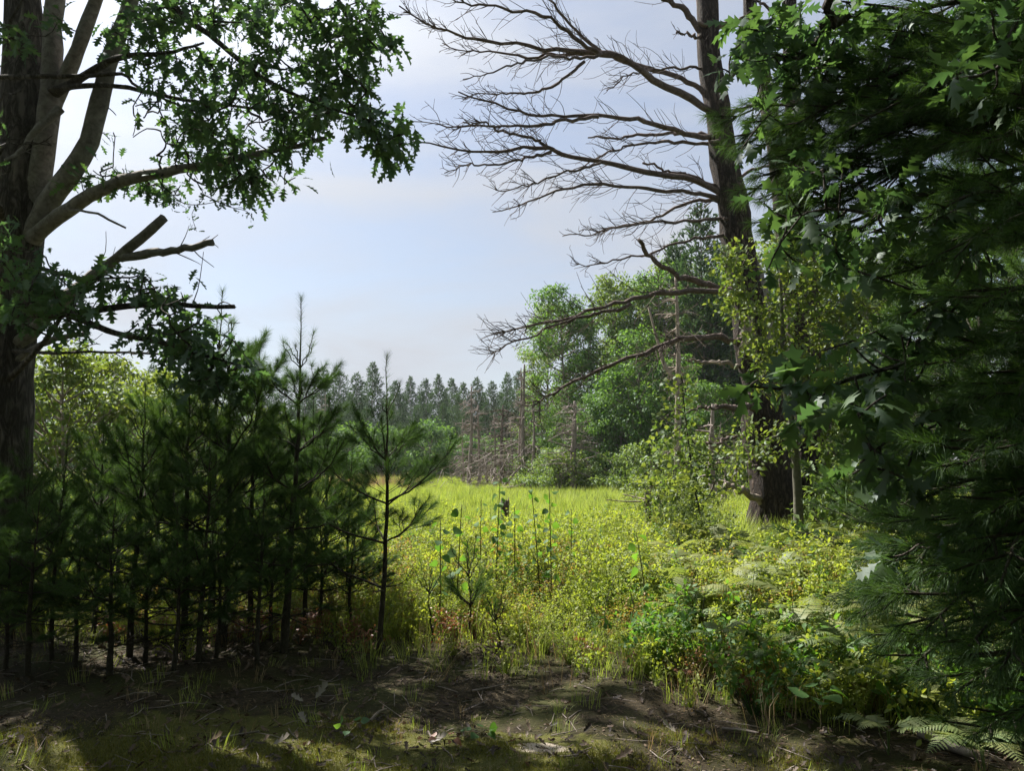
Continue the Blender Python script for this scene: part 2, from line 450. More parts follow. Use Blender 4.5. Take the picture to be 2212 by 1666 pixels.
# ------------------------------------------------------------------ leaf shapes
OAK = leaf_shape([0, 0.10, 0.20, 0.30, 0.34, 0.44, 0.54, 0.58, 0.70, 0.78, 0.82, 0.90, 1.0],
                 [0.01, 0.05, 0.20, 0.08, 0.09, 0.34, 0.12, 0.10, 0.30, 0.10, 0.09, 0.13, 0.0],
                 [0, 0, 0.06, 0, 0, 0.10, 0, 0, 0.10, 0.02, 0, 0.04, 0], 0.18, 0.22, 0.14)
OAK_B = leaf_shape([0, 0.12, 0.22, 0.32, 0.48, 0.58, 0.72, 0.82, 1.0],
                   [0.01, 0.07, 0.23, 0.07, 0.35, 0.10, 0.29, 0.09, 0.0],
                   [0, 0, 0.07, 0, 0.10, 0, 0.09, 0.02, 0], -0.12, 0.32, 0.14)
OAK_S = leaf_shape([0, 0.2, 0.32, 0.5, 0.6, 0.76, 1.0], [0.02, 0.21, 0.08, 0.33, 0.11, 0.26, 0.0], [0, 0.06, 0, 0.1, 0, 0.08, 0], 0.1, 0.25)
ROUND = leaf_shape([0, 0.12, 0.32, 0.58, 0.82, 1.0], [0.02, 0.33, 0.46, 0.38, 0.17, 0.0], None, 0.14, 0.18, 0.45)
OVAL = leaf_shape([0, 0.2, 0.5, 0.8, 1.0], [0.02, 0.22, 0.30, 0.18, 0.0], None, 0.18, 0.22, 0.1)
OVAL_S = leaf_shape([0, 0.45, 1.0], [0.03, 0.30, 0.0], None, 0.2, 0.2)
LANCE = leaf_shape([0, 0.35, 0.7, 1.0], [0.02, 0.13, 0.09, 0.0], None, 0.2, 0.3)
DEAD = leaf_shape([0, 0.2, 0.32, 0.5, 0.6, 0.76, 1.0], [0.02, 0.20, 0.09, 0.30, 0.11, 0.24, 0.0], [0, 0.06, 0, 0.1, 0, 0.08, 0], 0.45, -0.35)

def in_frame(P, m=30):
    x, y, d = proj(P)
    return (d > 0.1) & (x > -m) & (x < 2212 + m) & (y > -m) & (y < 1666 + m)

def hang(root, shape, mat, pos, rot, size, tone, n_own=300, name='leaf', seed=1, extra=None):
    """the leaves that show largest each become an object of their own; the rest are joined as foliage"""
    rg = rng(seed)
    x, y, d = proj(pos)
    score = np.where(in_frame(pos, 10), size / np.maximum(d, 0.1), -1.0)
    order = np.argsort(-score)
    own = order[:n_own]; own = own[score[own] > 0]
    rest = np.setdiff1d(np.arange(len(pos)), own)
    vs = []
    for k in range(8):
        sv = np.array(shape[0], float); kc = (1, -.4, 2.2, .3, 1.5, 3.0, -.9, .7)[k]
        sv[:, 2] = sv[:, 2] * kc + .12 * np.sin(5 * sv[:, 0] + k) * sv[:, 1]
        b = MB(); b.add(sv, shape[1], shape[2], attr=(k + 0.5) / 8)
        me = b.mesh(name); me.materials.append(mat); vs.append(me)
    org = np.array(root['org'])
    for i in own:
        o = bpy.data.objects.new(name, vs[min(int(tone[i] * 8), 7)])
        COL.objects.link(o); o.parent = root
        mtx = np.eye(4); mtx[:3, :3] = rot[i] * size[i]; mtx[:3, 3] = pos[i] - org
        o.matrix_local = Matrix(mtx.tolist())
    if len(rest):
        b = MB(); batch(b, *shape, pos[rest], rot[rest], size[rest], tone[rest])
        if extra is not None: batch(b, *extra)
        b.build('foliage', mat, root, 'stuff')

def grow_twigs(wood, nodes, targets, rg, r_tip=0.003, k=0.0022):
    """joins every target to the nearest limb point or earlier target; returns each target's growing direction"""
    pts = [np.asarray(p, float) for p in nodes]
    base = np.array(pts); tg = np.asarray(targets, float)
    d0 = np.min(np.linalg.norm(tg[:, None] - base[None], axis=2), axis=1)
    order = np.argsort(d0)
    all_p = np.concatenate([base, np.zeros_like(tg)]); n = len(base)
    par = np.full(len(tg), -1); dirs = np.zeros_like(tg); load = np.zeros(len(all_p))
    link = []
    for i in order:
        dd = np.linalg.norm(all_p[:n] - tg[i], axis=1)
        j = int(np.argmin(dd))
        link.append((i, j, n)); all_p[n] = tg[i]
        dirs[i] = unit(tg[i] - all_p[j]); n += 1
    for (i, j, me) in reversed(link):
        load[me] += 1; load[j] += load[me]
    for (i, j, me) in link:
        a, b = all_p[j], tg[i]
        L = np.linalg.norm(b - a)
        mid = (a + b) / 2 + rg.normal(size=3) * L * 0.10 + np.array([0, 0, -0.05 * L])
        r1 = r_tip + k * math.sqrt(load[me])
        p = smooth_path([a, mid, b], 5)
        tube(wood, p, np.linspace(r1 * 1.35, r1, 5), 4, cap=False)
    return dirs

def rosette(rg, centre, direction, n, spread=0.8, reach=0.12, droop=0.35, puff=0.0):
    """leaves standing round a twig end"""
    c = np.repeat(centre, n, 0); d = np.repeat(direction, n, 0)
    v = unit(d * 0.55 + rg.normal(size=c.shape) * spread + np.array([0, 0, -droop]))
    pos = c + v * 0.02 + d * (rg.random((len(c), 1)) - 0.7) * reach
    pos = pos + rg.normal(size=c.shape) * puff
    up = unit(np.array([0, 0, 1.0]) + rg.normal(size=c.shape) * 0.55)
    return pos, frames(v, up)

# ------------------------------------------------------------------ the big oak on the left
def limb(root, name, mat, pl, r0, r1, sides=10, n=22, wob=0.05, seed=0, more=None):
    """pl: (px, py, depth) along the limb; radii in metres"""
    rg = rng(seed)
    p = smooth_path([W(*q) for q in pl], n)
    p[1:-1] += rg.normal(size=p[1:-1].shape) * min(r1, .02) * 0.35
    b = MB(); tube(b, p, np.linspace(r0, r1, n), sides, wob=wob, rg=rg)
    if more: more(b, p)
    b.build(name, mat, root)
    return p

def yb(x):   # where the shade of the trees ends on the ground
    return np.interp(x, [-6, -1.2, 0, 1.2, 2.4, 5], [7.4, 7.0, 6.6, 5.9, 5.1, 4.7])

SPOTS = [(1.9, 4.6, .12), (-2.35, 4.55, .2), (-2.0, 4.3, .26), (-1.6, 4.22, .36), (-1.25, 4.4, .26), (-0.95, 4.2, .28), (-0.6, 4.5, .12), (-0.72, 4.02, .26), (-2.0, 4.0, .3), (-1.45, 3.95, .34), (-2.6, 4.25, .22), (0.2, 4.6, .12), (1.1, 4.2, .14),
         (0.42, 4.35, .15), (0.2, 4.05, .18), (0.95, 4.7, .12), (-0.2, 4.2, .12), (2.5, 3.75, .3), (2.1, 4.0, .2), (1.6, 4.5, .15)]

GLINTS = [(1930, 1310, 3.3, .35), (1900, 1400, 3.6, .3), (2080, 1010, 2.7, .25), (1560, 272, 5.2, .45), (1640, 330, 4.9, .5), (1600, 430, 5.0, .45), (1700, 420, 4.6, .45), (1760, 300, 4.4, .4), (1850, 240, 4.2, .4), (1960, 250, 3.9, .35), (1780, 120, 4.5, .45), (1640, 80, 4.6, .4), (1890, 60, 4.4, .35), (2050, 150, 4.3, .3),
          (1950, 1450, 3.2, .25), (1880, 1220, 4.0, .3), (1990, 480, 3.6, .25), (1720, 520, 4.5, .4), (1830, 420, 4.1, .3), (2130, 1640, 3.9, .2), (1860, 640, 3.9, .25), (2050, 760, 3.3, .2)]

def build_left_oak():
    rg = rng(11)
    loc = W(5, 1330, 8.0); loc[2] = 0
    root = thing('oak_tree', 'large forked oak at the left edge with lobed leaves hanging against the sky', 'tree', tuple(loc))
    b = MB()
    p = smooth_path([np.array([loc[0] - .05, 8.0, -0.1]), W(0, 1000, 8.0), W(12, 760, 8.0), W(32, 520, 8.0), W(56, 330, 8.05), W(56, 120, 8.1), W(45, -80, 8.1), W(30, -420, 8.2), W(60, -900, 8.4)], 40)
    rr = np.interp(np.linspace(0, 1, 40), [0, .06, .3, .45, .55, .8, 1], [.37, .29, .265, .27, .175, .13, .05])
    tube(b, p, rr, 20, wob=.035, rg=rg); b.build('trunk', M['oak_bark'], root)
    nodes = list(p[8:])
    def add(name, mat, pl, r0, r1, s, **k):
        q = limb(root, name, mat, pl, r0, r1, seed=s, **k); nodes.extend(q[3:]); return q
    add('stem', M['limb_bark'], [(60, 480, 8.0), (95, 330, 7.9), (112, 160, 7.85), (122, -40, 7.8), (150, -420, 7.7), (300, -900, 7.4)], .12, .05, 1, sides=14, n=30)
    add('limb', M['limb_bark'], [(65, 520, 7.95), (110, 430, 7.85), (180, 335, 7.75), (215, 220, 7.7), (245, 110, 7.65), (290, -20, 7.6), (380, -300, 7.5), (480, -620, 7.4)], .115, .03, 2, sides=12, n=30)
    add('limb', M['limb_bark'], [(70, 515, 7.9), (150, 450, 7.7), (240, 400, 7.5), (340, 375, 7.3), (470, 352, 7.1), (600, 322, 6.9), (705, 297, 6.8)], .085, .018, 3, sides=10, n=26)
    add('limb', M['limb_bark'], [(110, 250, 8.0), (150, 150, 7.8), (200, 20, 7.7), (240, -100, 7.6), (330, -400, 7.4)], .085, .03, 4)
    add('limb', M['oak_bark'], [(95, 215, 7.9), (180, 165, 7.6), (240, 130, 7.4), (300, 118, 7.2), (370, 112, 7.1), (440, 92, 7.0)], .055, .010, 5)
    add('limb', M['oak_bark'], [(-40, 168, 7.6), (80, 165, 7.5), (190, 164, 7.4), (265, 160, 7.3), (300, 190, 7.2), (420, 240, 7.1)], .030, .008, 6)
    add('limb', M['oak_bark'], [(85, 200, 7.9), (130, 190, 7.7), (250, 185, 7.4), (400, 215, 7.2), (560, 235, 7.0), (700, 250, 6.8)], .032, .008, 7)
    add('limb', M['oak_bark'], [(150, -330, 7.6), (260, -150, 7.3), (380, 15, 7.0), (470, 88, 6.9), (560, 165, 6.8), (640, 205, 6.7), (730, 238, 6.6), (850, 275, 6.5)], .055, .008, 8, n=28)
    add('limb', M['oak_bark'], [(250, -420, 7.5), (420, -250, 7.2), (600, -120, 6.9), (720, -20, 6.7), (770, 90, 6.6)], .06, .008, 9)
    add('limb', M['oak_bark'], [(150, -600, 7.7), (420, -560, 7.0), (760, -520, 6.6), (1060, -430, 6.2), (1300, -300, 5.9)], .075, .012, 10)
    add('limb', M['oak_bark'], [(60, -640, 8.2), (160, -800, 9.5), (330, -900, 11), (500, -760, 12.5)], .08, .015, 11)
    # lower limbs, dead and broken ones
    def dead(pl, r0, r1, s, name='broken_branch', mat='limb_bark', twigs=4):
        def more(w, q):
            rr2 = rng(s + 900)
            for _ in range(twigs):
                k = rr2.integers(5, 13); L = rr2.uniform(.15, .5)
                d = unit(np.array([rr2.uniform(.3, 1), rr2.normal() * .4, rr2.uniform(-.5, .9)]))
                tube(w, smooth_path([q[k], q[k] + d * L * .5 + rr2.normal(size=3) * .04, q[k] + d * L + np.array([0, 0, rr2.normal() * .08])], 6), np.linspace(.007, .003, 6), 4)
        return limb(root, name, M[mat], pl, r0, r1, seed=s, wob=.12, n=14, more=more)
    dead([(40, 740, 7.9), (120, 665, 7.7), (230, 575, 7.4), (290, 525, 7.3), (354, 470, 7.2)], .075, .042, 21, twigs=5)
    dead([(262, 556, 7.35), (320, 548, 7.3), (400, 538, 7.2), (460, 525, 7.1)], .042, .032, 22, twigs=6)
    dead([(-60, 690, 7.2), (60, 682, 7.1), (180, 675, 7.0), (260, 662, 6.9), (400, 660, 6.8), (506, 662, 6.7)], .040, .020, 23, mat='oak_bark', twigs=5)
    dead([(30, 780, 7.9), (100, 740, 7.6), (145, 728, 7.5), (190, 720, 7.4)], .035, .022, 24, twigs=2)
    dead([(20, 758, 7.9), (110, 763, 7.2), (220, 760, 7.1), (340, 765, 7.0), (400, 770, 7.0)], .020, .008, 25, mat='oak_bark', twigs=6)
    dead([(140, 452, 7.7), (205, 460, 7.4), (250, 482, 7.3), (272, 492, 7.3)], .014, .010, 26, twigs=0)
    dead([(130, 235, 7.6), (80, 280, 7.5), (40, 330, 7.5), (10, 345, 7.4)], .05, .012, 27, twigs=2)
    nodes_low = []
    for s, pl in enumerate([[(20, 820, 7.8), (90, 745, 7.3), (130, 690, 7.0), (200, 620, 6.9), (320, 625, 6.8)],
                            [(150, 680, 6.9), (250, 720, 6.7), (340, 738, 6.6), (430, 765, 6.5), (560, 800, 6.4)],
                            [(30, 560, 7.8), (90, 580, 7.4), (170, 600, 7.1), (280, 600, 6.9)],
                            [(10, 480, 7.6), (-20, 380, 7.0), (20, 300, 6.8)], [(60, 120, 7.9), (20, 60, 7.2), (60, -20, 7.0)]]):
        q = limb(root, 'limb', M['oak_bark'], pl, .034, .008, seed=40 + s); nodes.extend(q[3:])
    # leaf masses: (px, py, rx, ry, depth, half depth, clusters)
    E = [(470, 22, 130, 42, 7.0, .5, 26), (330, 20, 60, 40, 7.3, .4, 9), (610, 30, 90, 42, 6.8, .5, 17), (760, 50, 100, 55, 6.6, .5, 21), (815, 110, 50, 45, 6.5, .4, 9), (740, 140, 70, 45, 6.6, .4, 9), (420, 160, 50, 30, 7.0, .3, 4), (300, 260, 50, 40, 7.3, .4, 7), (640, 140, 50, 30, 6.8, .3, 4), (772, 180, 40, 25, 6.5, .3, 6),
         (575, 120, 40, 22, 6.8, .3, 4), (345, 70, 35, 50, 7.2, .3, 7), (265, 50, 30, 40, 7.4, .3, 4), (415, 125, 55, 35, 7.0, .3, 6), (520, 150, 60, 30, 6.9, .3, 6), (325, 195, 50, 28, 7.2, .3, 5), (250, 140, 40, 60, 7.5, .3, 4), (300, 100, 40, 40, 7.2, .3, 4), (340, 135, 30, 15, 7.1, .2, 3),
         (380, 240, 95, 48, 7.1, .5, 20), (500, 250, 105, 60, 7.0, .6, 28), (450, 318, 130, 42, 7.0, .5, 27), (600, 290, 80, 60, 6.9, .5, 22), (660, 215, 90, 45, 6.7, .5, 17), (760, 245, 90, 45, 6.6, .5, 19), (840, 285, 50, 42, 6.5, .4, 14), (835, 325, 35, 22, 6.5, .3, 6), (700, 170, 50, 25, 6.7, .3, 6),
         (270, 385, 70, 32, 7.5, .4, 8), (350, 400, 50, 32, 7.3, .4, 8), (480, 375, 90, 42, 7.0, .5, 18), (590, 370, 55, 35, 6.9, .4, 9), (535, 405, 35, 25, 6.9, .3, 5), (235, 270, 40, 28, 7.5, .3, 4), (180, 385, 40, 30, 7.6, .3, 5), (510, 145, 30, 20, 6.9, .3, 3), (620, 100, 45, 20, 6.8, .3, 4),
         (25, 320, 50, 75, 7.0, .4, 14), (20, 230, 35, 40, 7.1, .3, 5), (25, 60, 40, 60, 7.1, .3, 8), (115, 60, 30, 40, 7.3, .2, 3), (100, 300, 20, 30, 7.2, .2, 3),
         (60, 590, 75, 65, 7.0, .5, 17), (150, 625, 90, 42, 6.9, .5, 17), (280, 615, 80, 30, 6.8, .4, 12), (355, 640, 60, 24, 6.7, .4, 8), (170, 690, 60, 30, 6.8, .4, 7), (60, 690, 60, 50, 6.9, .4, 8), (30, 500, 30, 40, 7.0, .3, 4),
         (380, 695, 80, 28, 6.6, .4, 13), (440, 755, 85, 38, 6.5, .4, 18), (520, 800, 60, 28, 6.4, .4, 9), (340, 735, 40, 22, 6.7, .3, 5), (410, 815, 60, 24, 6.5, .3, 8), (470, 830, 40, 20, 6.4, .3, 4), (300, 700, 30, 20, 6.7, .3, 3)]
    tg = []
    for (cx, cy, rx, ry, dep, dd, n) in E:
        for _ in range(int(n * 1.25)):
            a, r = rg.uniform(0, 2 * math.pi), math.sqrt(rg.random())
            tg.append(W(cx + rx * r * math.cos(a), cy + ry * r * math.sin(a), dep + rg.uniform(-dd, dd)))
    tg = np.array(tg)
    # the crown above the picture, which shades the forest floor
    hi = []
    tries = 0
    while len(hi) < 1250 and tries < 60000:
        tries += 1
        if rg.random() < .62:
            x = rg.uniform(-5.0, 2.2); y = rg.uniform(2.2, float(yb(x)) - .15); z = rg.choice([0, 0, rg.uniform(0, 2.3)])
        else:
            x = rg.uniform(1.0, 3.8); y = rg.uniform(2.4, 5.2); z = rg.uniform(0, 3.2)
        q = np.array([x, y, z]) + S * rg.uniform(6.5, 15)
        if q[2] < 5.0 or q[2] > 14 or np.hypot(q[0] + 3.9, q[1] - 9.2) > 6.6: continue
        if in_frame(q, 45)[0]: continue
        hi.append(q)
    hi = np.array(hi)
    wood = MB()
    d1 = grow_twigs(wood, nodes, tg, rg)
    d2 = grow_twigs(wood, nodes, hi, rg)
    wood.build('twigs', M['oak_bark'], root, 'stuff')
    p1, f1 = rosette(rg, tg, d1, 7, .8, .22, .38, .05)
    p2, f2 = rosette(rg, hi, d2, 10, .75, .3, .30)
    # unseen crown leaves left out to shape the sun dapples and shade edge
    G = p2 - S * (p2[:, 2] / S[2])[:, None]
    keep = np.ones(len(p2), bool)
    for (x, y, r) in SPOTS: keep &= np.hypot(G[:, 0] - x, G[:, 1] - y) > r
    for (px, py, Y, r) in GLINTS:
        t = p2 - W(px, py, Y); a_ = t @ S; keep &= ~((np.linalg.norm(t - a_[:, None] * S, axis=1) < r) & (a_ > 0))
    for c in tg[::20]:   # gaps that let the sun into the boughs in view
        t = p2 - c; a_ = t @ S; keep &= ~((np.linalg.norm(t - a_[:, None] * S, axis=1) < .42) & (a_ > .8))
    keep &= ~((G[:, 1] > yb(G[:, 0]) + 1.9) | ((G[:, 1] > yb(G[:, 0]) + .3) & (G[:, 0] > -.8)))
    keep &= ~in_frame(p2, 5)
    p2, f2 = p2[keep], f2[keep]
    ok = proj(p1)[1] < 900
    G1 = p1 - S * (p1[:, 2] / S[2])[:, None]
    for (x, y, r) in SPOTS: ok &= np.hypot(G1[:, 0] - x, G1[:, 1] - y) > r
    pos = np.concatenate([p1[ok]]); rot = f1[ok]
    hang(root, OAK, M['oak_leaf'], pos, rot, rg.uniform(.085, .175, len(pos)), rg.random(len(pos)), 300, 'leaf', 3, (*OVAL, p2, f2, rg.uniform(.13, .18, len(p2)), rg.random(len(p2))))
    # insect-eaten sprigs hanging below the leaves
    b = MB(); lv = MB()
    for pl in [[(420, 385, 7), (440, 425, 7), (415, 460, 7), (425, 500, 7)], [(440, 420, 7), (490, 445, 7), (530, 455, 7), (545, 470, 7)], [(350, 400, 7.1), (400, 440, 7.1), (470, 435, 7), (520, 412, 7)],
               [(390, 400, 7.1), (375, 430, 7.1), (400, 448, 7.1)], [(300, 405, 7.2), (330, 430, 7.2), (370, 445, 7.2)]]:
        q = smooth_path([W(*c) for c in pl], 14); tube(b, q, np.linspace(.006, .002, 14), 4)
        for c in q[4:]:
            m = 3
            batch(lv, *OAK_S, c + rg.normal(size=(m, 3)) * .03, frames(unit(rg.normal(size=(m, 3))), unit(rg.normal(size=(m, 3)))), rg.uniform(.03, .06, m), rg.random(m))
    s = b.build('sprig', M['oak_bark'], root); lv.build('leaves', M['oak_leaf'], s, 'stuff', tuple(loc))
build_left_oak()

# ------------------------------------------------------------------ the dead pine
def twiggy(b, p, r0, rg, n_tw, L0, L1, z_bias=.25, fwd=1.0, r_t=.011, sub=2, sides=4, start=.12):
    """fine dead twigs along a branch, swept forward like those of a pine"""
    T = unit(np.gradient(p, axis=0))
    bunch = start + (1 - start) * rg.random(max(n_tw // 5, 2)) ** .75
    for _ in range(n_tw):
        t = float(np.clip(rg.choice(bunch) + rg.normal() * .03, start, 1)) if rg.random() < .6 else start + (1 - start) * rg.random() ** .75
        k = min(int(t * (len(p) - 1)), len(p) - 1)
        side = rg.normal(size=3); side -= (side @ T[k]) * T[k]; side = unit(side)
        side[2] += z_bias * rg.uniform(-.3, 1)
        d = unit(T[k] * fwd * rg.uniform(.5, 1.3) + side * rg.uniform(.4, 1.0))
        L = rg.uniform(L0, L1) * (1.2 - .8 * t)
        q = smooth_path([p[k], p[k] + d * L * .5 + rg.normal(size=3) * L * .07, p[k] + d * L + np.array([0, 0, rg.uniform(-.05, .22) * L]) + rg.normal(size=3) * L * .1], 6)
        tube(b, q, np.linspace(r_t, r_t * .5, 6), 3, cap=False)
        for _s in range(rg.integers(0, sub + 1)):
            m = rg.integers(2, 6); d2 = unit(unit(q[m] - q[m - 1]) + rg.normal(size=3) * .55)
            l2 = L * rg.uniform(.25, .55)
            tube(b, smooth_path([q[m], q[m] + d2 * l2 * .55, q[m] + d2 * l2 + rg.normal(size=3) * l2 * .12], 4), np.linspace(r_t * .65, r_t * .4, 4), 3, cap=False)

def build_dead_pine():
    Y = 15.0
    K = Y / 18.5
    loc = W(1690, 1140, Y); loc[2] = gz(loc[0], Y)
    root = thing('dead_pine_tree', 'tall dead pine with bare limbs reaching left over the meadow', 'tree', tuple(loc))
    s = Y / F
    def stem(pl, rad, sd, n=44, mat='pine_bark'):
        rg = rng(sd)
        p = smooth_path([W(a, c, y) for (a, c, y) in pl], n)
        p[1:-1] += rg.normal(size=p[1:-1].shape) * .012
        b = MB(); tube(b, p, np.interp(np.linspace(0, 1, n), np.linspace(0, 1, len(rad)), np.array(rad) * s), 18, wob=.05, rg=rg)
        b.build('trunk', M[mat], root); return p
    stem([(1690, 1200, Y), (1676, 1110, Y), (1671, 1020, Y), (1649, 920, Y), (1645, 840, Y), (1623, 740, Y), (1616, 640, Y), (1594, 530, Y), (1584, 430, Y), (1561, 330, Y), (1551, 230, Y), (1530, 120, Y), (1528, 0, Y), (1520, -200, Y), (1524, -460, Y)],
         [66, 54, 47, 40, 36, 34, 33, 30, 26, 25, 24, 23, 23, 18, 10], 71)
    stem([(1735, 1200, Y + .3), (1745, 1100, Y + .3), (1752, 1000, Y + .3), (1742, 880, Y + .4), (1728, 760, Y + .5), (1712, 600, Y + .6), (1690, 420, Y + .7), (1660, 220, Y + .7), (1630, 80, Y + .7), (1612, -60, Y + .7), (1590, -350, Y + .7)],
         [54, 42, 38, 34, 28, 22, 19, 17, 15, 14, 8], 72)
    stem([(1772, 1200, Y + .8), (1770, 1060, Y + .8), (1764, 900, Y + .9), (1748, 700, Y + 1), (1728, 450, Y + 1), (1712, 200, Y + 1), (1706, 0, Y + 1), (1700, -350, Y + 1)], [40, 32, 29, 24, 19, 16, 15, 8], 73)
    for (px, w_, dy) in ((1612, 16, -.5), (1650, 22, -.75), (1700, 22, -.8), (1760, 18, -.5), (1800, 14, .1)):   # root flare
        b = MB(); rg = rng(75 + px); a0 = W(px + (1695 - px) * .45, 1085, Y + dy * .35); a1 = W(px, 1168, Y + dy); a1[2] = -.05
        m_ = (a0 + a1) / 2 + (a1 - np.array([loc[0], loc[1], a1[2]])) * -.12
        tube(b, smooth_path([a0, m_, a1], 9), np.linspace(w_ * .9, w_ * .7, 9) * s, 9, wob=.1, rg=rg); b.build('root', M['pine_bark'], root)
    for k, (px, py, dx, dy, w_) in enumerate([(1530, 60, -22, -10, 6), (1560, 300, -26, 6, 5), (1588, 480, -24, -8, 6), (1600, 560, -30, 12, 5), (1640, 500, 26, -14, 5), (1575, 170, 22, -34, 8), (1640, 860, -34, -6, 6), (1655, 1000, -40, 10, 6)]):
        b = MB(); rg = rng(180 + k); a0 = W(px, py, Y - .1); a1 = W(px + dx, py + dy, Y - rg.uniform(.2, .6))
        tube(b, smooth_path([a0, (a0 + a1) / 2 + rg.normal(size=3) * .02, a1], 6), np.linspace(w_, w_ * .6, 6) * s, 6, wob=.18, rg=rg); b.build('broken_stub', M['dead_wood'], root)
    # split, half-stripped flank of the main stem
    b = MB(); rg = rng(74)
    p = smooth_path([W(1622, 550, Y - .02), W(1634, 640, Y - .02), W(1646, 730, Y - .02), W(1652, 830, Y - .02)], 14)
    tube(b, p, np.array([8, 16, 21, 24, 25, 26, 26, 26, 25, 24, 22, 18, 12, 4]) * s, 14, wob=.06, rg=rg); b.build('bare_wood', M['limb_bark'], root)
    b = MB(); p = smooth_path([W(1616, 640, Y - .06), W(1618, 700, Y - .08), W(1620, 760, Y - .1), W(1622, 810, Y - .08)], 12)
    tube(b, p, np.array([6, 14, 20, 24, 27, 28, 29, 29, 28, 25, 17, 6]) * s, 12, wob=.07, rg=rg); b.build('bare_wood', M['pale_wood'], root)
    BR = [  # path, radii px, twigs, twig length px, depth of the tip
        ([(1515, 70), (1480, 25), (1430, 2), (1380, -25), (1300, -60)], 13, 4, 8, (50, 100), 18.0),
        ([(1540, 240), (1440, 178), (1350, 130), (1270, 112), (1150, 100), (1000, 86), (920, 50), (862, 12)], 15, 3, 62, (40, 110), 16.4),
        ([(1540, 215), (1460, 165), (1380, 135), (1310, 108), (1262, 76), (1205, 22), (1170, -20)], 11, 5, 22, (40, 100), 18.6),
        ([(1300, 118, 17.6), (1240, 88), (1150, 46), (1060, 22), (960, -2), (900, -30)], 8, 2, 34, (40, 110), 16.0),
        ([(1330, 122, 17.8), (1230, 112), (1120, 122), (1010, 112), (955, 92)], 7, 2, 26, (40, 90), 17.6),
        ([(1290, 122, 17.5), (1180, 135), (1090, 152), (1000, 171)], 6, 2, 22, (40, 90), 16.2),
        ([(1265, 132, 17.4), (1200, 172), (1120, 198), (1050, 202), (1000, 215)], 6, 2, 24, (40, 95), 17.0),
        ([(1565, 298), (1470, 276), (1400, 262), (1330, 250), (1250, 240), (1160, 240), (1080, 220), (990, 198)], 11, 3, 46, (40, 105), 16.2),
        ([(1290, 248, 17.2), (1200, 264), (1100, 276), (1000, 270), (890, 262)], 7, 2, 36, (40, 100), 16.0),
        ([(1560, 300), (1480, 290), (1390, 294), (1270, 297)], 9, 4, 12, (40, 80), 19.6),
        ([(1560, 318), (1470, 305), (1390, 314), (1310, 340), (1230, 372)], 8, 2, 24, (40, 110), 19.8),
        ([(1575, 420), (1470, 388), (1360, 362), (1260, 340), (1180, 322), (1100, 320), (1000, 318), (892, 306)], 13, 3, 58, (40, 110), 15.8),
        ([(1195, 326, 16.9), (1130, 298), (1060, 274), (1000, 264)], 6, 3, 20, (40, 90), 15.9),
        ([(1190, 326, 16.9), (1110, 354), (1040, 368), (960, 374)], 6, 2, 26, (40, 90), 16.4),
        ([(1300, 352, 17.4), (1220, 380), (1140, 405), (1070, 410)], 5, 2, 26, (40, 90), 16.8),
        ([(1575, 432), (1460, 410), (1350, 404), (1265, 402), (1180, 425), (1110, 448), (1065, 458)], 9, 2, 44, (40, 110), 17.0),
        ([(1572, 402), (1500, 375), (1440, 366), (1388, 352)], 8, 5, 8, (30, 80), 18.0),
        ([(1582, 445), (1490, 440), (1400, 470), (1310, 492), (1250, 500)], 8, 2, 30, (40, 100), 19.5),
        ([(1585, 470), (1500, 474), (1410, 480), (1320, 492), (1215, 510)], 7, 2, 26, (40, 90), 17.6),
        ([(1595, 512), (1500, 522), (1400, 550), (1300, 570), (1240, 574)], 7, 2, 22, (40, 90), 18.2),
        ([(1610, 640), (1530, 615), (1445, 578), (1402, 542), (1380, 518)], 15, 8, 14, (30, 90), 17.6),
        ([(1610, 640), (1560, 630), (1480, 635), (1380, 650), (1280, 670), (1180, 696), (1070, 722)], 12, 3, 66, (50, 130), 16.4),
        ([(1360, 655, 17.4), (1270, 688), (1160, 724), (1062, 765)], 7, 2, 34, (50, 120), 16.3),
        ([(1620, 765), (1570, 738), (1500, 736), (1400, 770), (1300, 806), (1210, 848), (1150, 880)], 13, 3, 80, (60, 150), 15.6),
        ([(1615, 808), (1545, 790), (1488, 778)], 9, 4, 10, (40, 100), 17.2),
        ([(1655, 885), (1600, 872), (1545, 876)], 13, 10, 8, (40, 100), 17.4),
        ([(1560, 874, 17.5), (1520, 884), (1470, 895)], 5, 2, 6, (30, 80), 17.0),
        ([(1660, 920), (1600, 938), (1550, 948), (1520, 955)], 9, 4, 14, (40, 110), 17.4),
        ([(1655, 970), (1600, 1000), (1560, 985), (1520, 1000)], 4, 2, 14, (40, 110), 17.4),
        ([(1665, 1095), (1625, 1075), (1600, 1062), (1573, 1048)], 15, 12, 0, (1, 2), 17.4),
        ([(1545, 60), (1600, 50), (1640, 62), (1690, 55)], 10, 4, 8, (40, 90), 18.9),
        ([(1560, 255), (1620, 222), (1680, 214), (1760, 225)], 8, 2, 16, (40, 90), 18.9),
        ([(1580, 400), (1640, 360), (1700, 350), (1760, 320)], 7, 2, 14, (40, 90), 19.2),
        ([(1540, 95), (1500, 80), (1462, 72)], 8, 5, 6, (30, 70), 18.0),
        ([(1545, 145), (1500, 150), (1440, 150), (1370, 165), (1310, 195)], 6, 2, 24, (40, 100), 18.2),
        ([(1750, 1010), (1790, 985), (1830, 1000)], 9, 3, 10, (40, 90), 18.4),
        ([(1760, 1090), (1800, 1110), (1870, 1138)], 8, 4, 4, (40, 90), 17.6),
        ([(1690, 60, 19.3), (1650, 10), (1600, -30)], 8, 4, 4, (40, 90), 19.4)]
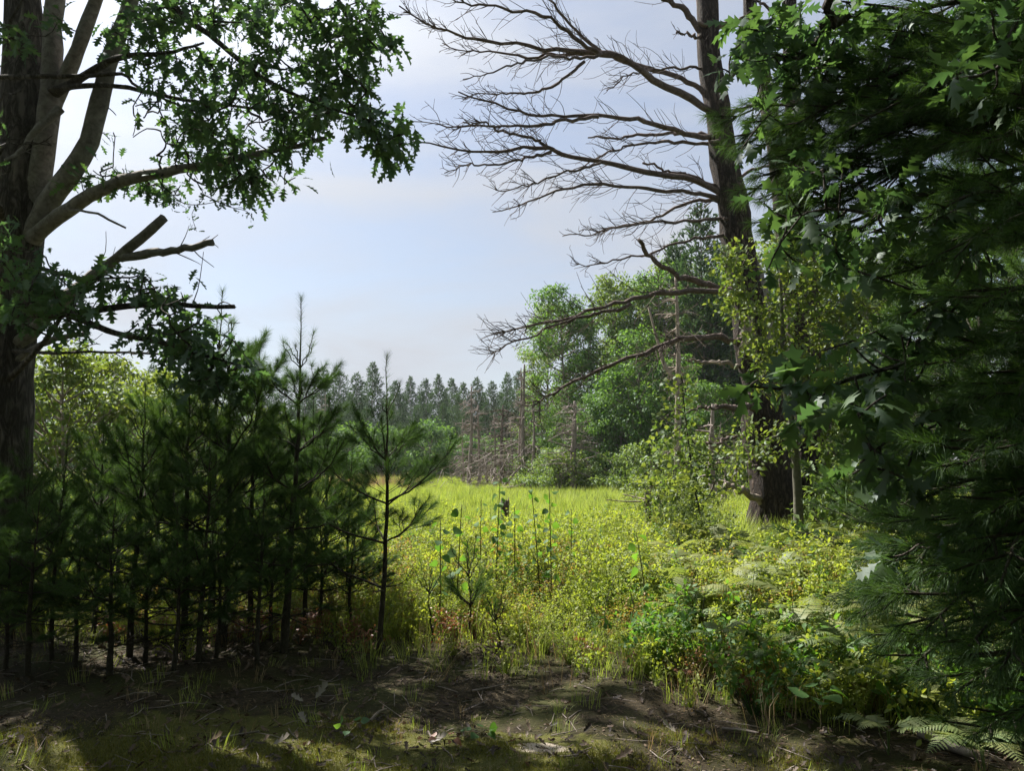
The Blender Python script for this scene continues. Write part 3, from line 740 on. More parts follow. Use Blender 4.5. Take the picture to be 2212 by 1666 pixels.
    for k, (pl, r0, r1, nt, (l0, l1), yt) in enumerate(BR):
        rg = rng(300 + k)
        y0 = pl[0][2] * K if len(pl[0]) > 2 else Y
        yt = yt * K
        m = len(pl)
        pts = [W(q[0], q[1], y0 + (yt - y0) * (i / (m - 1)) ** 1.1) for i, q in enumerate(pl)]
        n = 26
        p = smooth_path(pts, n); kk = np.cumsum(rg.normal(size=p.shape) * .022, axis=0); kk -= np.linspace(0, 1, n)[:, None] * kk[-1]; p += kk; p[2:-1] += rg.normal(size=p[2:-1].shape) * .012
        b = MB(); tube(b, p, np.linspace(r0, r1 * .8, n) * s * .60, 7, wob=.10, rg=rg)
        twiggy(b, p, r0 * s, rg, int(nt * 1.25), l0 * s, l1 * s, r_t=.0080)
        pale = k in (23, 24, 29, 9)
        b.build('dead_branch', M['pale_wood'] if k in (24, 29) else M['dead_wood'], root)
build_dead_pine()

# ------------------------------------------------------------------ pine shoots and needles
def needles(mb, p0, p1, rg, dens=420, length=.09, width=.0017, a0=22, a1=62, droop=.12, bend=True, t0=0.0):
    """needles round the shoots p0->p1 (arrays)"""
    p0, p1 = np.atleast_2d(p0), np.atleast_2d(p1)
    L = np.linalg.norm(p1 - p0, axis=1)
    cnt = np.maximum((L * dens).astype(int), 6)
    idx = np.repeat(np.arange(len(L)), cnt)
    n = len(idx)
    ax = unit(p1 - p0)[idx]
    t = t0 + (1 - t0) * rg.random(n) ** .8
    base = p0[idx] + (p1 - p0)[idx] * t[:, None]
    rad = rg.normal(size=(n, 3)); rad -= (rad * ax).sum(1, keepdims=True) * ax; rad = unit(rad)
    a = np.radians(rg.uniform(a0, a1, n)) * (1 - .35 * t)
    d = unit(ax * np.cos(a)[:, None] + rad * np.sin(a)[:, None] + np.array([0, 0, -droop]))
    ln = length * rg.uniform(.7, 1.1, n)
    sd = unit(np.cross(d, rg.normal(size=(n, 3)))) * (width / 2)
    tone = np.clip(rg.normal(.45, .22, n), 0, 1)
    mid = base + d * ln[:, None] * .55
    tip = base + unit(d + np.array([0, 0, -.22]))  * ln[:, None]
    if bend:
        v = np.stack([base - sd, base + sd, mid + sd, mid - sd, tip], 1).reshape(-1, 3)
        o = np.arange(n)[:, None] * 5
        mb.add(v, np.concatenate([o + 3, o + 2, o + 4], 1), np.concatenate([o, o + 1, o + 2, o + 3], 1), np.repeat(tone, 5))
    else:
        v = np.stack([base - sd, base + sd, tip], 1).reshape(-1, 3)
        mb.add(v, np.arange(n * 3).reshape(-1, 3), None, np.repeat(tone, 3))

def pine_branch(wood, p, rg, r0, node_gap, lat, shoot=.26, need=None, start=.35, **kw):
    """one bough: side shoots at every node, needles on the outer wood"""
    n = len(p)
    tube(wood, p, np.linspace(r0, max(r0 * .25, .0022), n), 5, cap=False)
    T = unit(np.gradient(p, axis=0))
    seg = np.linalg.norm(np.diff(p, axis=0), axis=1); L = seg.sum(); cum = np.concatenate([[0], np.cumsum(seg)])
    A, B = [], []
    at = lambda d: np.array([np.interp(d, cum, p[:, i]) for i in range(3)])
    end = max(L - shoot, 0); A.append(at(end)); B.append(p[-1])
    d = max(start * L, .08)
    while d < L - .05:
        k = min(int(np.searchsorted(cum, d)), n - 1)
        side = np.cross(T[k], [0, 0, 1.0])
        if np.linalg.norm(side) < .2: side = np.cross(T[k], [0.3, 1, 0])
        side = unit(side)
        for sg in (-1, 1):
            l = lat * (1 - .55 * d / L) * rg.uniform(.55, 1.15)
            l = min(l, (L - d) * .9 + .08)
            q0 = at(d)
            dr = unit(T[k] * rg.uniform(.75, 1.1) + side * sg * rg.uniform(.6, 1.0) + np.array([0, 0, rg.uniform(-.05, .4)]))
            q1 = q0 + dr * l * .6; q2 = q1 + unit(dr + T[k] * .4 + np.array([0, 0, .15])) * l * .4
            tube(wood, np.array([q0, q1, q2]), np.array([r0 * .4, r0 * .3, .002]), 3, cap=False)
            c0 = q2 + (q1 - q2) * min(1.0, shoot / max(l * .4, .05)) if l > .1 else q0
            A.append(c0); B.append(q2)
            if l > .22:
                for sg2 in (-1, 1):
                    s0 = q0 + (q1 - q0) * rg.uniform(.45, .95)
                    s1 = s0 + unit(dr + np.cross(dr, [0, 0, 1.0]) * sg2 * rg.uniform(.5, .9) + np.array([0, 0, rg.uniform(-.1, .3)])) * l * rg.uniform(.3, .5)
                    tube(wood, np.array([s0, (s0 + s1) / 2, s1]), np.array([r0 * .25, .0025, .0018]), 3, cap=False)
                    A.append(s0 + (s1 - s0) * .25); B.append(s1)
        d += node_gap * rg.uniform(.8, 1.2)
    needles(need, np.array(A), np.array(B), rg, **kw)

def young_pine(H, seed, spread, live, label, loc=(0, 0, 0), dens=420, fat=3.5, gap=.34, nlen=.092, width=.0017, bend=False, r_base=.03, lead=.5, group=None, name='young_pine_tree', lean=(0, 0), lat=.42, nb=(4, 6)):
    rg = rng(seed); dens_l = dens; dens = dens * fat
    root = thing(name, label, 'pine', loc, group)
    org = np.array(loc, float)
    n = 24
    z = np.linspace(0, 1, n)
    p = np.stack([lean[0] * z ** 1.6 + .02 * np.sin(5 * z + seed), lean[1] * z ** 1.6 + .02 * np.sin(4 * z), H * z - .05 * (1 - z)], 1)
    p += np.concatenate([[np.zeros(3)], rg.normal(size=(n - 1, 3)) * .004])
    b = MB(); tube(b, p, np.maximum(r_base * (1 - z) ** .85, .0035), 8, wob=.04, rg=rg)
    tr = b.build('trunk', M['young_bark'], root, origin=(0, 0, 0))
    at = lambda h: np.array([np.interp(h, p[:, 2], p[:, i]) for i in range(3)])
    nd = MB()
    needles(nd, np.array([at(H - lead)]), np.array([at(H)]), rg, dens_l * .6, nlen, width * 1.1, 36, 66, -.10, bend)
    needles(nd, np.array([at(H - .05)]), np.array([at(H) + [0, 0, .01]]), rg, dens_l * 1.3, nlen, width * 1.2, 20, 55, -.1, bend)
    nd.build('needles', M['needle'], tr, origin=(0, 0, 0))
    h = H - lead; k = 0
    while h > .22:
        m = rg.integers(*nb); a0 = rg.uniform(0, 6.28)
        for j in range(m):
            a = a0 + j * 2 * math.pi / m + rg.normal() * .25
            el = np.interp(k, [0, 1, 2, 4, 7], [55, 45, 36, 18, 2]) + rg.normal() * 6
            L = min(.30 + (.19 + .03 * spread) * k, spread) * rg.uniform(.55, 1.2)
            s = at(h + rg.normal() * .015)
            hd = np.array([math.cos(a), math.sin(a), 0])
            e0, e1 = R(el), R(el + np.interp(k, [0, 3, 7], [12, 20, 18]))
            mid = s + (hd * math.cos(e0) + np.array([0, 0, math.sin(e0)])) * L * .5 - np.array([0, 0, .012 * k * L])
            tip = mid + (hd * math.cos(e1) + np.array([0, 0, math.sin(e1)])) * L * .5
            q = smooth_path([s, mid, tip], 9); q[1:] += rg.normal(size=(8, 3)) * .006
            w = MB(); nn2 = MB()
            if h < live and rg.random() < .75:
                tube(w, q[:6], np.linspace(.007, .0025, 6), 4)
                twiggy(w, q[:6], .006, rg, 5, .08, .25, r_t=.0022)
                w.build('dead_branch', M['young_bark'], root, origin=(0, 0, 0)); continue
            if k == 0:
                tube(w, q, np.linspace(.006, .003, 9), 4)
                needles(nn2, q[:-1][2:], q[1:][2:], rg, dens_l * .7, nlen, width * 1.1, 30, 62, -.03, bend)
                needles(nn2, q[-2:-1], q[-1:], rg, dens_l * 2, nlen, width, 10, 40, 0.0, bend)
            else:
                pine_branch(w, q, rg, .005 + .006 * L, gap * .62, lat, .24, nn2, start=.22 if k < 3 else .4, dens=dens, length=nlen, width=width, bend=bend)
            bo = w.build('branch', M['young_bark'], root, origin=(0, 0, 0))
            nn2.build('needles', M['needle'], bo, origin=(0, 0, 0))
        h -= gap * rg.uniform(.82, 1.15); k += 1
    return root

def place(px, Y):
    x = (px - CX) / F * Y * 1.0
    # depth along the view differs a little from Y; close enough on the ground
    x = W(px, 1300, Y)[0]
    return (x, Y, float(gz(x, Y)))

def height_to(px, py, Y): return float(W(px, py, Y)[2])

GP = 'young white pines standing in a dark row at the meadow edge'
young_pine(height_to(638, 648, 6.6), 501, 1.0, .75, 'young pine of the row with the tallest bottle-brush leader against the sky', place(622, 6.6), gap=.36, lead=.62, r_base=.036, lean=(.05, 0), group=GP, dens=560)
young_pine(height_to(835, 765, 6.7), 502, .95, .6, 'slender young pine standing free at the right end of the dark pine row', place(824, 6.7), gap=.37, lead=.5, r_base=.028, lean=(.03, 0), group=GP, dens=480)
VAR = [young_pine(2.9, 503, 1.0, .42, 'young pine whose thin tip rises beside the lowest oak leaves', place(483, 6.9), r_base=.034, group=GP, dens=520),
       young_pine(2.5, 504, 1.05, .42, 'young pine half hidden under the drooping oak leaves, second from the oak cluster', place(395, 6.7), r_base=.032, group=GP, dens=540),
       young_pine(2.7, 505, .95, .42, 'young pine with two side shoots spread at its tip left of the tallest leader', place(540, 7.3), r_base=.030, group=GP, dens=500),
       young_pine(2.2, 506, .95, .5, 'short dense young pine standing behind the trunk of the tallest one', place(663, 7.4), r_base=.026, group=GP, dens=520)]
YP = [(455, 7.6, 628, 0, 'young pine with the second highest tip, behind the oak leaf spray'), (290, 6.5, 835, 1, 'dark young pine in front of the sunlit maple shrub'),
      (205, 7.0, 880, 2, 'thin young pine rising in front of the sunlit shrub beside the oak'), (120, 6.3, 950, 3, 'dark young pine close beside the oak trunk'),
      (438, 6.2, 930, 1, 'low dark young pine in front of the middle of the row'), (700, 8.3, 850, 2, 'young pine standing further back in the gap between the two hero leaders'),
      (335, 8.2, 775, 0, 'young pine at the back of the row below the broken oak limb'), (35, 6.9, 930, 1, 'young pine growing at the foot of the oak trunk'),
      (560, 6.2, 1010, 3, 'small young pine in front of the row, left of the tallest trunk'), (752, 7.9, 965, 3, 'short young pine right behind the free-standing slender one'),
      (245, 8.0, 905, 3, 'young pine in the back row before the shrub, with a round top'), (600, 8.4, 880, 1, 'broad young pine at the back behind the tallest leader'),
      (510, 8.6, 860, 2, 'young pine in the back row behind the oak spray'), (160, 8.8, 1000, 3, 'small young pine at the back near the oak trunk'), (-60, 6.2, 960, 0, 'young pine at the left picture edge in front of the oak'),
      (70, 5.9, 1060, 2, 'low young pine nearest the viewer before the oak foot'), (380, 5.95, 1100, 3, 'lowest young pine in the front of the row'), (240, 5.9, 1080, 1, 'low front young pine under the sunlit shrub'),
      (320, 6.3, 1130, 3, 'very low bushy young pine at the front, right of the oak foot'), (470, 6.4, 1150, 3, 'very low bushy young pine at the front middle of the row'), (590, 7.0, 1120, 3, 'low bushy young pine at the foot of the tallest one'), (170, 6.1, 1180, 3, 'very low young pine at the front beside the oak'),
      (690, 7.3, 1110, 3, 'low bushy young pine in the gap before the slender free-standing one'), (410, 7.8, 1060, 3, 'low young pine inside the middle of the row'), (20, 6.0, 1180, 3, 'very low young pine at the oak foot by the picture edge'), (100, 7.6, 1000, 1, 'young pine between the oak trunk and the shrub'), (760, 7.4, 1190, 3, 'ankle-high bushy pine just left of the slender free-standing one')]
HV = [2.9, 2.5, 2.7, 2.2]
for i, (px, Y, top, v, lab) in enumerate(YP):
    H = max(height_to(px, top, Y), 1.0)
    s = H / HV[v]
    copy_tree(VAR[v], place(px, Y), 1.1 + i * 2.17, (max(s, .78), max(s, .78), s), lab.replace('hero', 'tall'), GP)
# seedlings at the edge of the clearing
young_pine(.80, 521, .32, .15, 'knee-high pine seedling with soft needles at the sunny edge of the clearing', place(1012, 6.8), gap=.24, lead=.22, r_base=.014, dens=420, lat=.22, group='pine seedlings at the clearing edge')
young_pine(.45, 522, .24, .1, 'smallest pine seedling, to the right of the knee-high one', place(1075, 6.5), gap=.2, lead=.16, r_base=.010, dens=420, lat=.2, group='pine seedlings at the clearing edge')
young_pine(.62, 523, .28, .2, 'pine seedling left of the knee-high one, near the slender young pine', place(930, 7.1), gap=.24, lead=.2, r_base=.012, dens=380, lat=.2, group='pine seedlings at the clearing edge')

# pines behind, on the dark right side
BP = young_pine(5.6, 531, 1.9, .4, 'bushy mid-height pine right of the dead pine, behind the nearest boughs', place(2130, 8.6), dens=330, fat=1.5, gap=.5, nlen=.11, width=.0045, r_base=.07, lead=.45, lat=.7, group='bushy pines massed on the right', nb=(5, 7))
for i, (px, Y, s, lab) in enumerate([(2160, 7.4, .9, 'bushy pine at the right edge, second behind the nearest boughs'), (2330, 8.6, 1.25, 'tall bushy pine at the right edge, its crown cut by the frame'), (2060, 11.0, .9, 'bushy pine furthest back in the right thicket'),
                                     (2230, 11.0, 1.3, 'tallest bushy pine behind the right thicket'), (2290, 5.6, .62, 'low bushy pine in deep shade at the right edge')]):
    copy_tree(BP, place(px, Y), .7 + 1.9 * i, s, lab, 'bushy pines massed on the right')

# ------------------------------------------------------------------ the nearest pine, boughs coming in from the right
def build_near_pine():
    rg = rng(601)
    loc = (3.35, 3.7, 0.0)
    root = thing('white_pine_tree', 'nearest pine whose long-needled boughs fill the dark right side', 'pine', loc)
    b = MB(); p = smooth_path([np.array([3.35, 3.7, -.1]), np.array([3.33, 3.7, 2]), np.array([3.36, 3.72, 5]), np.array([3.3, 3.75, 8.5])], 26)
    tube(b, p, np.linspace(.13, .03, 26), 12, wob=.04, rg=rg); b.build('trunk', M['young_bark'], root)
    # tip px, tip py, tip depth, bough thickness, droop
    T = [(1580, 330, 5.1), (1670, 300, 4.8), (1730, 260, 4.6), (1700, 350, 4.7), (1780, 360, 4.3), (1640, 430, 4.9), (1760, 470, 4.4), (1690, 560, 4.7), (1900, 330, 4.0), (2000, 330, 3.7), (1640, 350, 4.9), (1720, 400, 4.6), (1640, 500, 4.8), (1740, 330, 4.5), (2200, 1130, 2.8), (2200, 860, 2.9), (2180, 1350, 2.6), (2120, 1200, 2.9), (1545, 272, 5.2), (1600, 300, 4.8), (1690, 285, 4.4), (1590, 440, 5.0), (1690, 470, 4.6), (1660, 385, 4.9), (1800, 300, 4.0), (1860, 225, 4.2), (1950, 250, 3.8), (2050, 235, 3.6), (2120, 300, 3.2), (1760, 400, 4.4),
         (1830, 520, 4.0), (1900, 600, 3.8), (1980, 480, 3.5), (2060, 560, 3.2), (1940, 700, 3.6), (2030, 790, 3.2), (2120, 660, 3.0), (2150, 850, 2.9), (1880, 820, 3.9), (2080, 1010, 2.7), (1990, 1080, 3.2), (1920, 1130, 3.7), (2140, 1110, 2.8), (1860, 1210, 4.0),
         (1960, 1235, 3.3), (2060, 1270, 3.0), (1870, 1290, 3.6), (1905, 1320, 3.2), (2000, 1360, 2.9), (1890, 1400, 3.6), (2090, 1400, 2.7), (2160, 1270, 2.6), (1960, 1450, 3.2), (2060, 1500, 2.9), (2160, 1450, 2.6), (2180, 980, 2.7), (2190, 720, 2.9), (2190, 500, 3.0), (2180, 200, 3.2),
         (1830, 1340, 3.9), (1930, 970, 3.7), (2050, 890, 3.3), (2200, 1560, 2.6), (2100, 1590, 2.9)]
    for k, (px, py, Y) in enumerate(T):
        tip = W(px, py, Y)
        z0 = np.clip(tip[2] + rg.uniform(-.15, .35), .35, 7.5)
        a = np.array([np.interp(z0, p[:, 2], p[:, i]) for i in range(3)])
        a[2] = z0
        L = np.linalg.norm(tip - a)
        m1 = a + (tip - a) * .45 + np.array([0, 0, .10 * L]) + rg.normal(size=3) * .05
        m2 = a + (tip - a) * .8 + np.array([0, 0, .06 * L]) + rg.normal(size=3) * .04
        q = smooth_path([a, m1, m2, tip], 16)
        w, nn2 = MB(), MB()
        pine_branch(w, q, rg, .012 + .004 * L, 0.17, .52, .24, nn2, start=.30, dens=720, length=.10, width=.0020, bend=True, droop=.08, a0=25, a1=68)
        bo = w.build('branch', M['young_bark'], root); nn2.build('needles', M['needle'], bo, None, loc)
build_near_pine()

# ------------------------------------------------------------------ the oak on the right, leaves near the viewer
def build_right_oak():
    rg = rng(701)
    loc = (3.6, 5.0, 0.0)
    root = thing('oak_tree', 'oak whose leafy boughs hang in from the upper right corner', 'tree', loc)
    b = MB(); p = smooth_path([np.array([3.6, 5, -.1]), np.array([3.65, 5, 2.5]), np.array([3.55, 4.95, 5]), np.array([3.7, 5.0, 8])], 26)
    tube(b, p, np.linspace(.17, .07, 26), 14, wob=.04, rg=rg); b.build('trunk', M['oak_bark'], root)
    nodes = []
    for s, pl in enumerate([[(2230, 330, 4.9), (2080, 230, 4.6), (1900, 170, 4.5), (1740, 130, 4.5), (1620, 110, 4.6)], [(2240, 120, 4.9), (2100, 60, 4.4), (1950, 20, 4.3), (1800, 0, 4.3)],
                            [(2230, 520, 4.8), (2080, 480, 4.2), (1920, 470, 4.0), (1800, 450, 4.1), (1700, 470, 4.3)], [(2250, 700, 4.7), (2060, 760, 3.9), (1900, 800, 3.5), (1760, 840, 3.3), (1620, 835, 3.2)],
                            [(2250, 820, 4.6), (2080, 880, 3.8), (1950, 930, 3.4), (1860, 1000, 3.3)], [(2230, -200, 5.0), (2080, -320, 4.6), (1850, -380, 4.4), (1600, -330, 4.3)], [(2240, 1050, 4.4), (2100, 1120, 3.6), (1980, 1180, 3.3)],
                            [(2250, -100, 4.9), (2190, 60, 3.6), (2150, 150, 3.2), (2060, 170, 3.1)]]):
        base = np.array([np.interp(W(*pl[0])[2], p[:, 2], p[:, i]) for i in range(3)])
        q = smooth_path([base] + [W(*c) for c in pl], 22)
        b = MB(); tube(b, q, np.linspace(.03, .005, 22), 7, wob=.05, rg=rg); b.build('limb', M['oak_bark'], root); nodes.extend(q[4:])
    E = [(1650, 60, 60, 45, 4.6, .4, 8), (1720, 60, 90, 50, 4.5, .4, 14), (1850, 50, 100, 50, 4.4, .4, 16), (1960, 60, 90, 60, 4.4, .4, 16), (2090, 70, 90, 70, 4.3, .5, 17), (2180, 120, 60, 80, 4.2, .5, 12), (1610, 155, 45, 28, 4.6, .3, 5), (1700, 130, 60, 50, 4.5, .4, 10),
         (1800, 140, 50, 50, 4.5, .4, 9), (1760, 190, 40, 25, 4.5, .3, 4), (1900, 160, 60, 40, 4.4, .4, 8), (2010, 150, 70, 45, 4.3, .4, 9), (2120, 170, 60, 50, 3.3, .4, 7), (2170, 60, 50, 60, 3.3, .3, 6),
         (1700, 470, 70, 50, 4.3, .4, 6), (1830, 450, 110, 70, 4.1, .4, 12), (1980, 430, 100, 80, 4.0, .4, 12), (1900, 560, 110, 60, 4.0, .4, 11), (2080, 500, 100, 80, 3.9, .4, 12), (1790, 380, 60, 40, 4.2, .4, 4), (2180, 420, 50, 120, 3.9, .4, 8), (2050, 620, 110, 60, 3.9, .4, 8),
         (1640, 290, 60, 60, 4.8, .3, 3), (1720, 250, 60, 50, 4.6, .3, 5), (1740, 350, 60, 60, 4.5, .3, 4), (1690, 540, 70, 50, 4.4, .3, 4), (1560, 120, 25, 30, 4.7, .2, 2),
         (1630, 835, 50, 25, 3.2, .15, 2), (1720, 870, 70, 45, 3.2, .2, 5), (1830, 850, 100, 60, 3.3, .3, 9), (1900, 940, 90, 60, 3.3, .3, 9), (1850, 1000, 50, 40, 3.3, .2, 3), (1980, 830, 90, 60, 3.6, .3, 8), (2080, 900, 80, 70, 3.6, .3, 7), (1880, 740, 110, 50, 3.7, .3, 8), (1980, 700, 90, 50, 3.7, .3, 6), (1960, 1020, 60, 40, 3.3, .2, 4), (1990, 1180, 90, 50, 3.3, .3, 4)]
    tg = []
    for (cx, cy, rx, ry, dep, dd, n) in E:
        for _ in range(n):
            a, r = rg.uniform(0, 2 * math.pi), math.sqrt(rg.random())
            tg.append(W(cx + rx * r * math.cos(a), cy + ry * r * math.sin(a), dep + rg.uniform(-dd, dd)))
    for _ in range(420):   # crown above the picture
        q = np.array([rg.uniform(-1.5, 6.5), rg.uniform(-.5, 7), rg.uniform(4.4, 8.5)])
        if q[1] > 2.6 + 1.6 * max(q[0], 0): continue
        if not in_frame(q, 60)[0]: tg.append(q)
    tg = np.array(tg)
    wood = MB(); d1 = grow_twigs(wood, nodes, tg, rg, .0025, .0016); wood.build('twigs', M['oak_bark'], root, 'stuff')
    p1, f1 = rosette(rg, tg, d1, 6, .7, .14, .3)
    hang(root, OAK_B, M['oak_leaf'], p1, f1, rg.uniform(.085, .16, len(p1)), rg.random(len(p1)), 300, 'leaf', 5)
build_right_oak()

# ------------------------------------------------------------------ far trees
def far_pine(name, H, seed, label, cat='pine', wid=.19, clump=.33, n_w=30, loc=(0, 0, 0), bare=.28, group=None, per=30):
    rg = rng(seed)
    root = thing(name, label, cat, loc, group)
    b = MB(); z = np.linspace(0, 1, 14)
    tube(b, np.stack([.1 * np.sin(3 * z + seed), .1 * np.cos(2 * z), H * z], 1), np.maximum(H * .013 * (1 - z), .02), 7)
    # tufts fill a ragged, tiered spire
    n0 = 30000
    t = rg.random(n0); a = rg.uniform(0, 6.28, n0)
    env = (1 - t) ** .62 * (1 - .35 * np.exp(-t * 9)) + .010
    tier = .66 + .26 * np.sin(t * (46 + 8 * np.sin(seed)) + 2.2 * np.sin(a + seed) + 1.3 * np.sin(3 * a + seed)) + .24 * np.sin(2 * a + 9 * t + seed) + .16 * np.sin(5 * a - 17 * t + seed)
    rmax = H * wid * env * tier
    keep = rg.random(n0) < np.clip(rmax / (H * wid * .75), .10, 1) * per / 100
    t, a, rmax = t[keep], a[keep], rmax[keep]
    rr_ = rmax * rg.random(len(t)) ** .45
    P = [np.stack([np.cos(a) * rr_, np.sin(a) * rr_, H * (bare + (1 - bare) * t) + .16 * rr_], 1) + rg.normal(size=(len(t), 3)) * .07]
    up = np.interp(t, [0, .6, 1], [.25, .55, 1.1])
    D = [unit(np.stack([np.cos(a), np.sin(a), up], 1) + rg.normal(size=(len(t), 3)) * .35)]
    for k in range(26):
        h = H * rg.uniform(.15, .9); aa = rg.uniform(0, 6.28); L = H * wid * (1 - h / H) * .8
        tube(b, np.array([[0, 0, h], [math.cos(aa) * L * .5, math.sin(aa) * L * .5, h + .05 * L], [math.cos(aa) * L, math.sin(aa) * L, h + .16 * L]]), [.05, .03, .012], 3, cap=False)
    b.build('trunk', M['grey_wood'], root, origin=(0, 0, 0))
    P, D = np.concatenate(P), np.concatenate(D)
    n = len(P)
    cr = MB()
    # each clump is a small splayed tuft of three blades
    for q in range(3):
        d = unit(D + rg.normal(size=(n, 3)) * .35)
        sd = unit(np.cross(d, rg.normal(size=(n, 3))))
        l = clump * rg.uniform(.6, 1.3, n)
        v = np.stack([P - sd * l[:, None] * .16, P + sd * l[:, None] * .16, P + d * l[:, None]], 1).reshape(-1, 3)
        cr.add(v, np.arange(3 * n).reshape(-1, 3), None, np.repeat(np.clip(rg.normal(.45, .25, n), 0, 1), 3))
    cr.build('crown', M['far_pine'], root, origin=(0, 0, 0))
    return root

def leafy_tree(name, H, seed, label, mat, cat='tree', rad=2.6, leaf=.13, n_c=90, per=130, loc=(0, 0, 0), bot=.12, group=None, trunk='grey_wood', shape=OVAL_S, flat=.6, cs=.8):
    """trunk, limbs to every leaf clump, leaves on the clumps' outsides"""
    rg = rng(seed)
    root = thing(name, label, cat, loc, group)
    b = MB(); z = np.linspace(0, 1, 14)
    ax = lambda h: np.array([.12 * rad * math.sin(2.2 * h / H + seed), .10 * rad * math.cos(1.7 * h / H + seed), h])
    tube(b, np.array([ax(H * .93 * t) for t in z]), np.maximum(H * .011 * (1 - z) + .01, .02), 8, wob=.03, rg=rg)
    C, RR = [], []
    for k in range(n_c):
        t = bot + (1 - bot) * rg.random() ** .9
        env = rad * (math.sin(math.pi * min(.96, .12 + .8 * ((t - bot) / (1 - bot)))) ** .7) * (.75 + .35 * math.sin(seed + 7 * t) ** 2)
        a = rg.uniform(0, 6.28); r = env * math.sqrt(rg.uniform(.12, 1))
        c = ax(H * t) + np.array([math.cos(a) * r, math.sin(a) * r, 0])
        C.append(c); RR.append(cs * rg.uniform(.5, 1.1) * (.6 + .4 * rad / 2.6))
        s = ax(max(H * t - r * .8, H * .06))
        tube(b, smooth_path([s, (s + c) / 2 + np.array([0, 0, -.1 * r]), c], 4), np.linspace(.02 + .012 * r, .012, 4), 4, cap=False)
    b.build('trunk', M[trunk], root, origin=(0, 0, 0))
    C, RR = np.array(C), np.array(RR)
    idx = np.repeat(np.arange(n_c), per)
    v = unit(rg.normal(size=(len(idx), 3)))
    r = RR[idx] * rg.random(len(idx)) ** .38
    pos = C[idx] + v * r[:, None] * np.array([1, 1, flat])
    d = unit(v + rg.normal(size=v.shape) * .6 + np.array([0, 0, -.45]))
    rot = frames(d, unit(np.array([0, 0, 1.0]) + v * .5 + rg.normal(size=v.shape) * .35))
    cr = MB(); batch(cr, *shape, pos, rot, leaf * rg.uniform(.7, 1.3, len(pos)), np.clip(rg.normal(.5, .25, len(pos)) + np.repeat(rg.normal(0, .12, n_c), per), 0, 1))
    cr.build('crown', mat, root, origin=(0, 0, 0))
    return root

GF = 'white pines of the treeline beyond the meadow'
def gplace(px, Y): return (float(W(px, 1000, Y)[0]), Y, float(gz(W(px, 1000, Y)[0], Y)))
FP = [far_pine('far_pine_tree', 15.0, 801, 'tallest pine of the far treeline, with a broad ragged top', loc=gplace(803, 84), group=GF, wid=.27, bare=.04),
      far_pine('far_pine_tree', 15.0, 802, 'blue-green pine in the far treeline above the dead snags', loc=gplace(1030, 88), group=GF, wid=.24, bare=.04),
      far_pine('far_pine_tree', 15.0, 803, 'rounded pine of the far treeline left of the tallest one', loc=gplace(730, 86), group=GF, wid=.29, bare=.04),
      far_pine('far_pine_tree', 15.0, 804, 'narrow pointed pine of the far treeline between the tallest pine and the snags', loc=gplace(918, 90), group=GF, wid=.23, bare=.04)]
for o, (px, py, Y) in zip(FP, [(803, 783, 84), (1030, 818, 88), (730, 802, 86), (918, 820, 90)]):
    o.scale = (height_to(px, py, Y) / 15.0,) * 3
FRONT = {610: 'dark far pine behind the tallest young leader, left side', 655: 'low dark far pine just right of the tallest young leader', 692: 'far pine with a pale airy top left of the rounded one', 768: 'far pine standing between the rounded one and the tallest', 852: 'low far pine right of the slender young pine tip', 884: 'far pine set back right of the slender young pine', 946: 'far pine whose spire stands over the middle gap of the meadow', 975: 'far pine just left of the leftmost grey snag', 1000: 'far pine directly behind the leftmost grey snag', 1062: 'low far pine behind the slim snags', 1096: 'far pine peak left of the tallest snag', 1122: 'far pine right behind the tallest snag'}
TOPS = [(560, 822, 80), (610, 822, 78), (655, 835, 84), (692, 803, 88), (768, 817, 80), (852, 833, 86), (884, 824, 94), (946, 822, 84), (975, 829, 92), (1000, 838, 88), (1062, 836, 90), (1096, 818, 92), (1122, 815, 80), (1160, 850, 96), (500, 840, 82),
        (440, 812, 84), (380, 835, 80), (320, 800, 86), (250, 790, 82), (170, 810, 84), (100, 800, 80), (30, 815, 86), (-60, 800, 84), (1200, 850, 90),
        (585, 850, 98), (670, 845, 98), (750, 850, 100), (830, 856, 104), (870, 850, 102), (910, 850, 98), (990, 855, 100), (1045, 850, 104), (1080, 848, 102), (1130, 850, 104), (640, 850, 104), (625, 880, 76), (678, 875, 77), (735, 885, 75), (790, 880, 76), (845, 872, 77), (900, 880, 76), (955, 872, 77), (1005, 882, 78), (1048, 875, 79), (1090, 870, 80), (1135, 868, 80), (575, 885, 76), (700, 850, 106), (780, 850, 108), (960, 850, 106)]
rg = rng(44)
for i, (px, py, Y) in enumerate(TOPS):
    back = py >= 843
    low = py >= 866
    s = height_to(px, py, Y) / 15.0 * (1.05 if py < 843 else 1.0)
    copy_tree(FP[(i * 7 + i // 3) % 4], gplace(px, Y), rg.uniform(0, 6.28), (s * rg.uniform(.85, 1.15), s * rg.uniform(.85, 1.15), s), 'lower pine in front of the far treeline, its tip below the skyline' if low else 'blue-green pine in the back rank of the far treeline, only its tip showing' if back else FRONT.get(px, 'dark far pine mostly hidden by the oak and the young pine row'), GF)
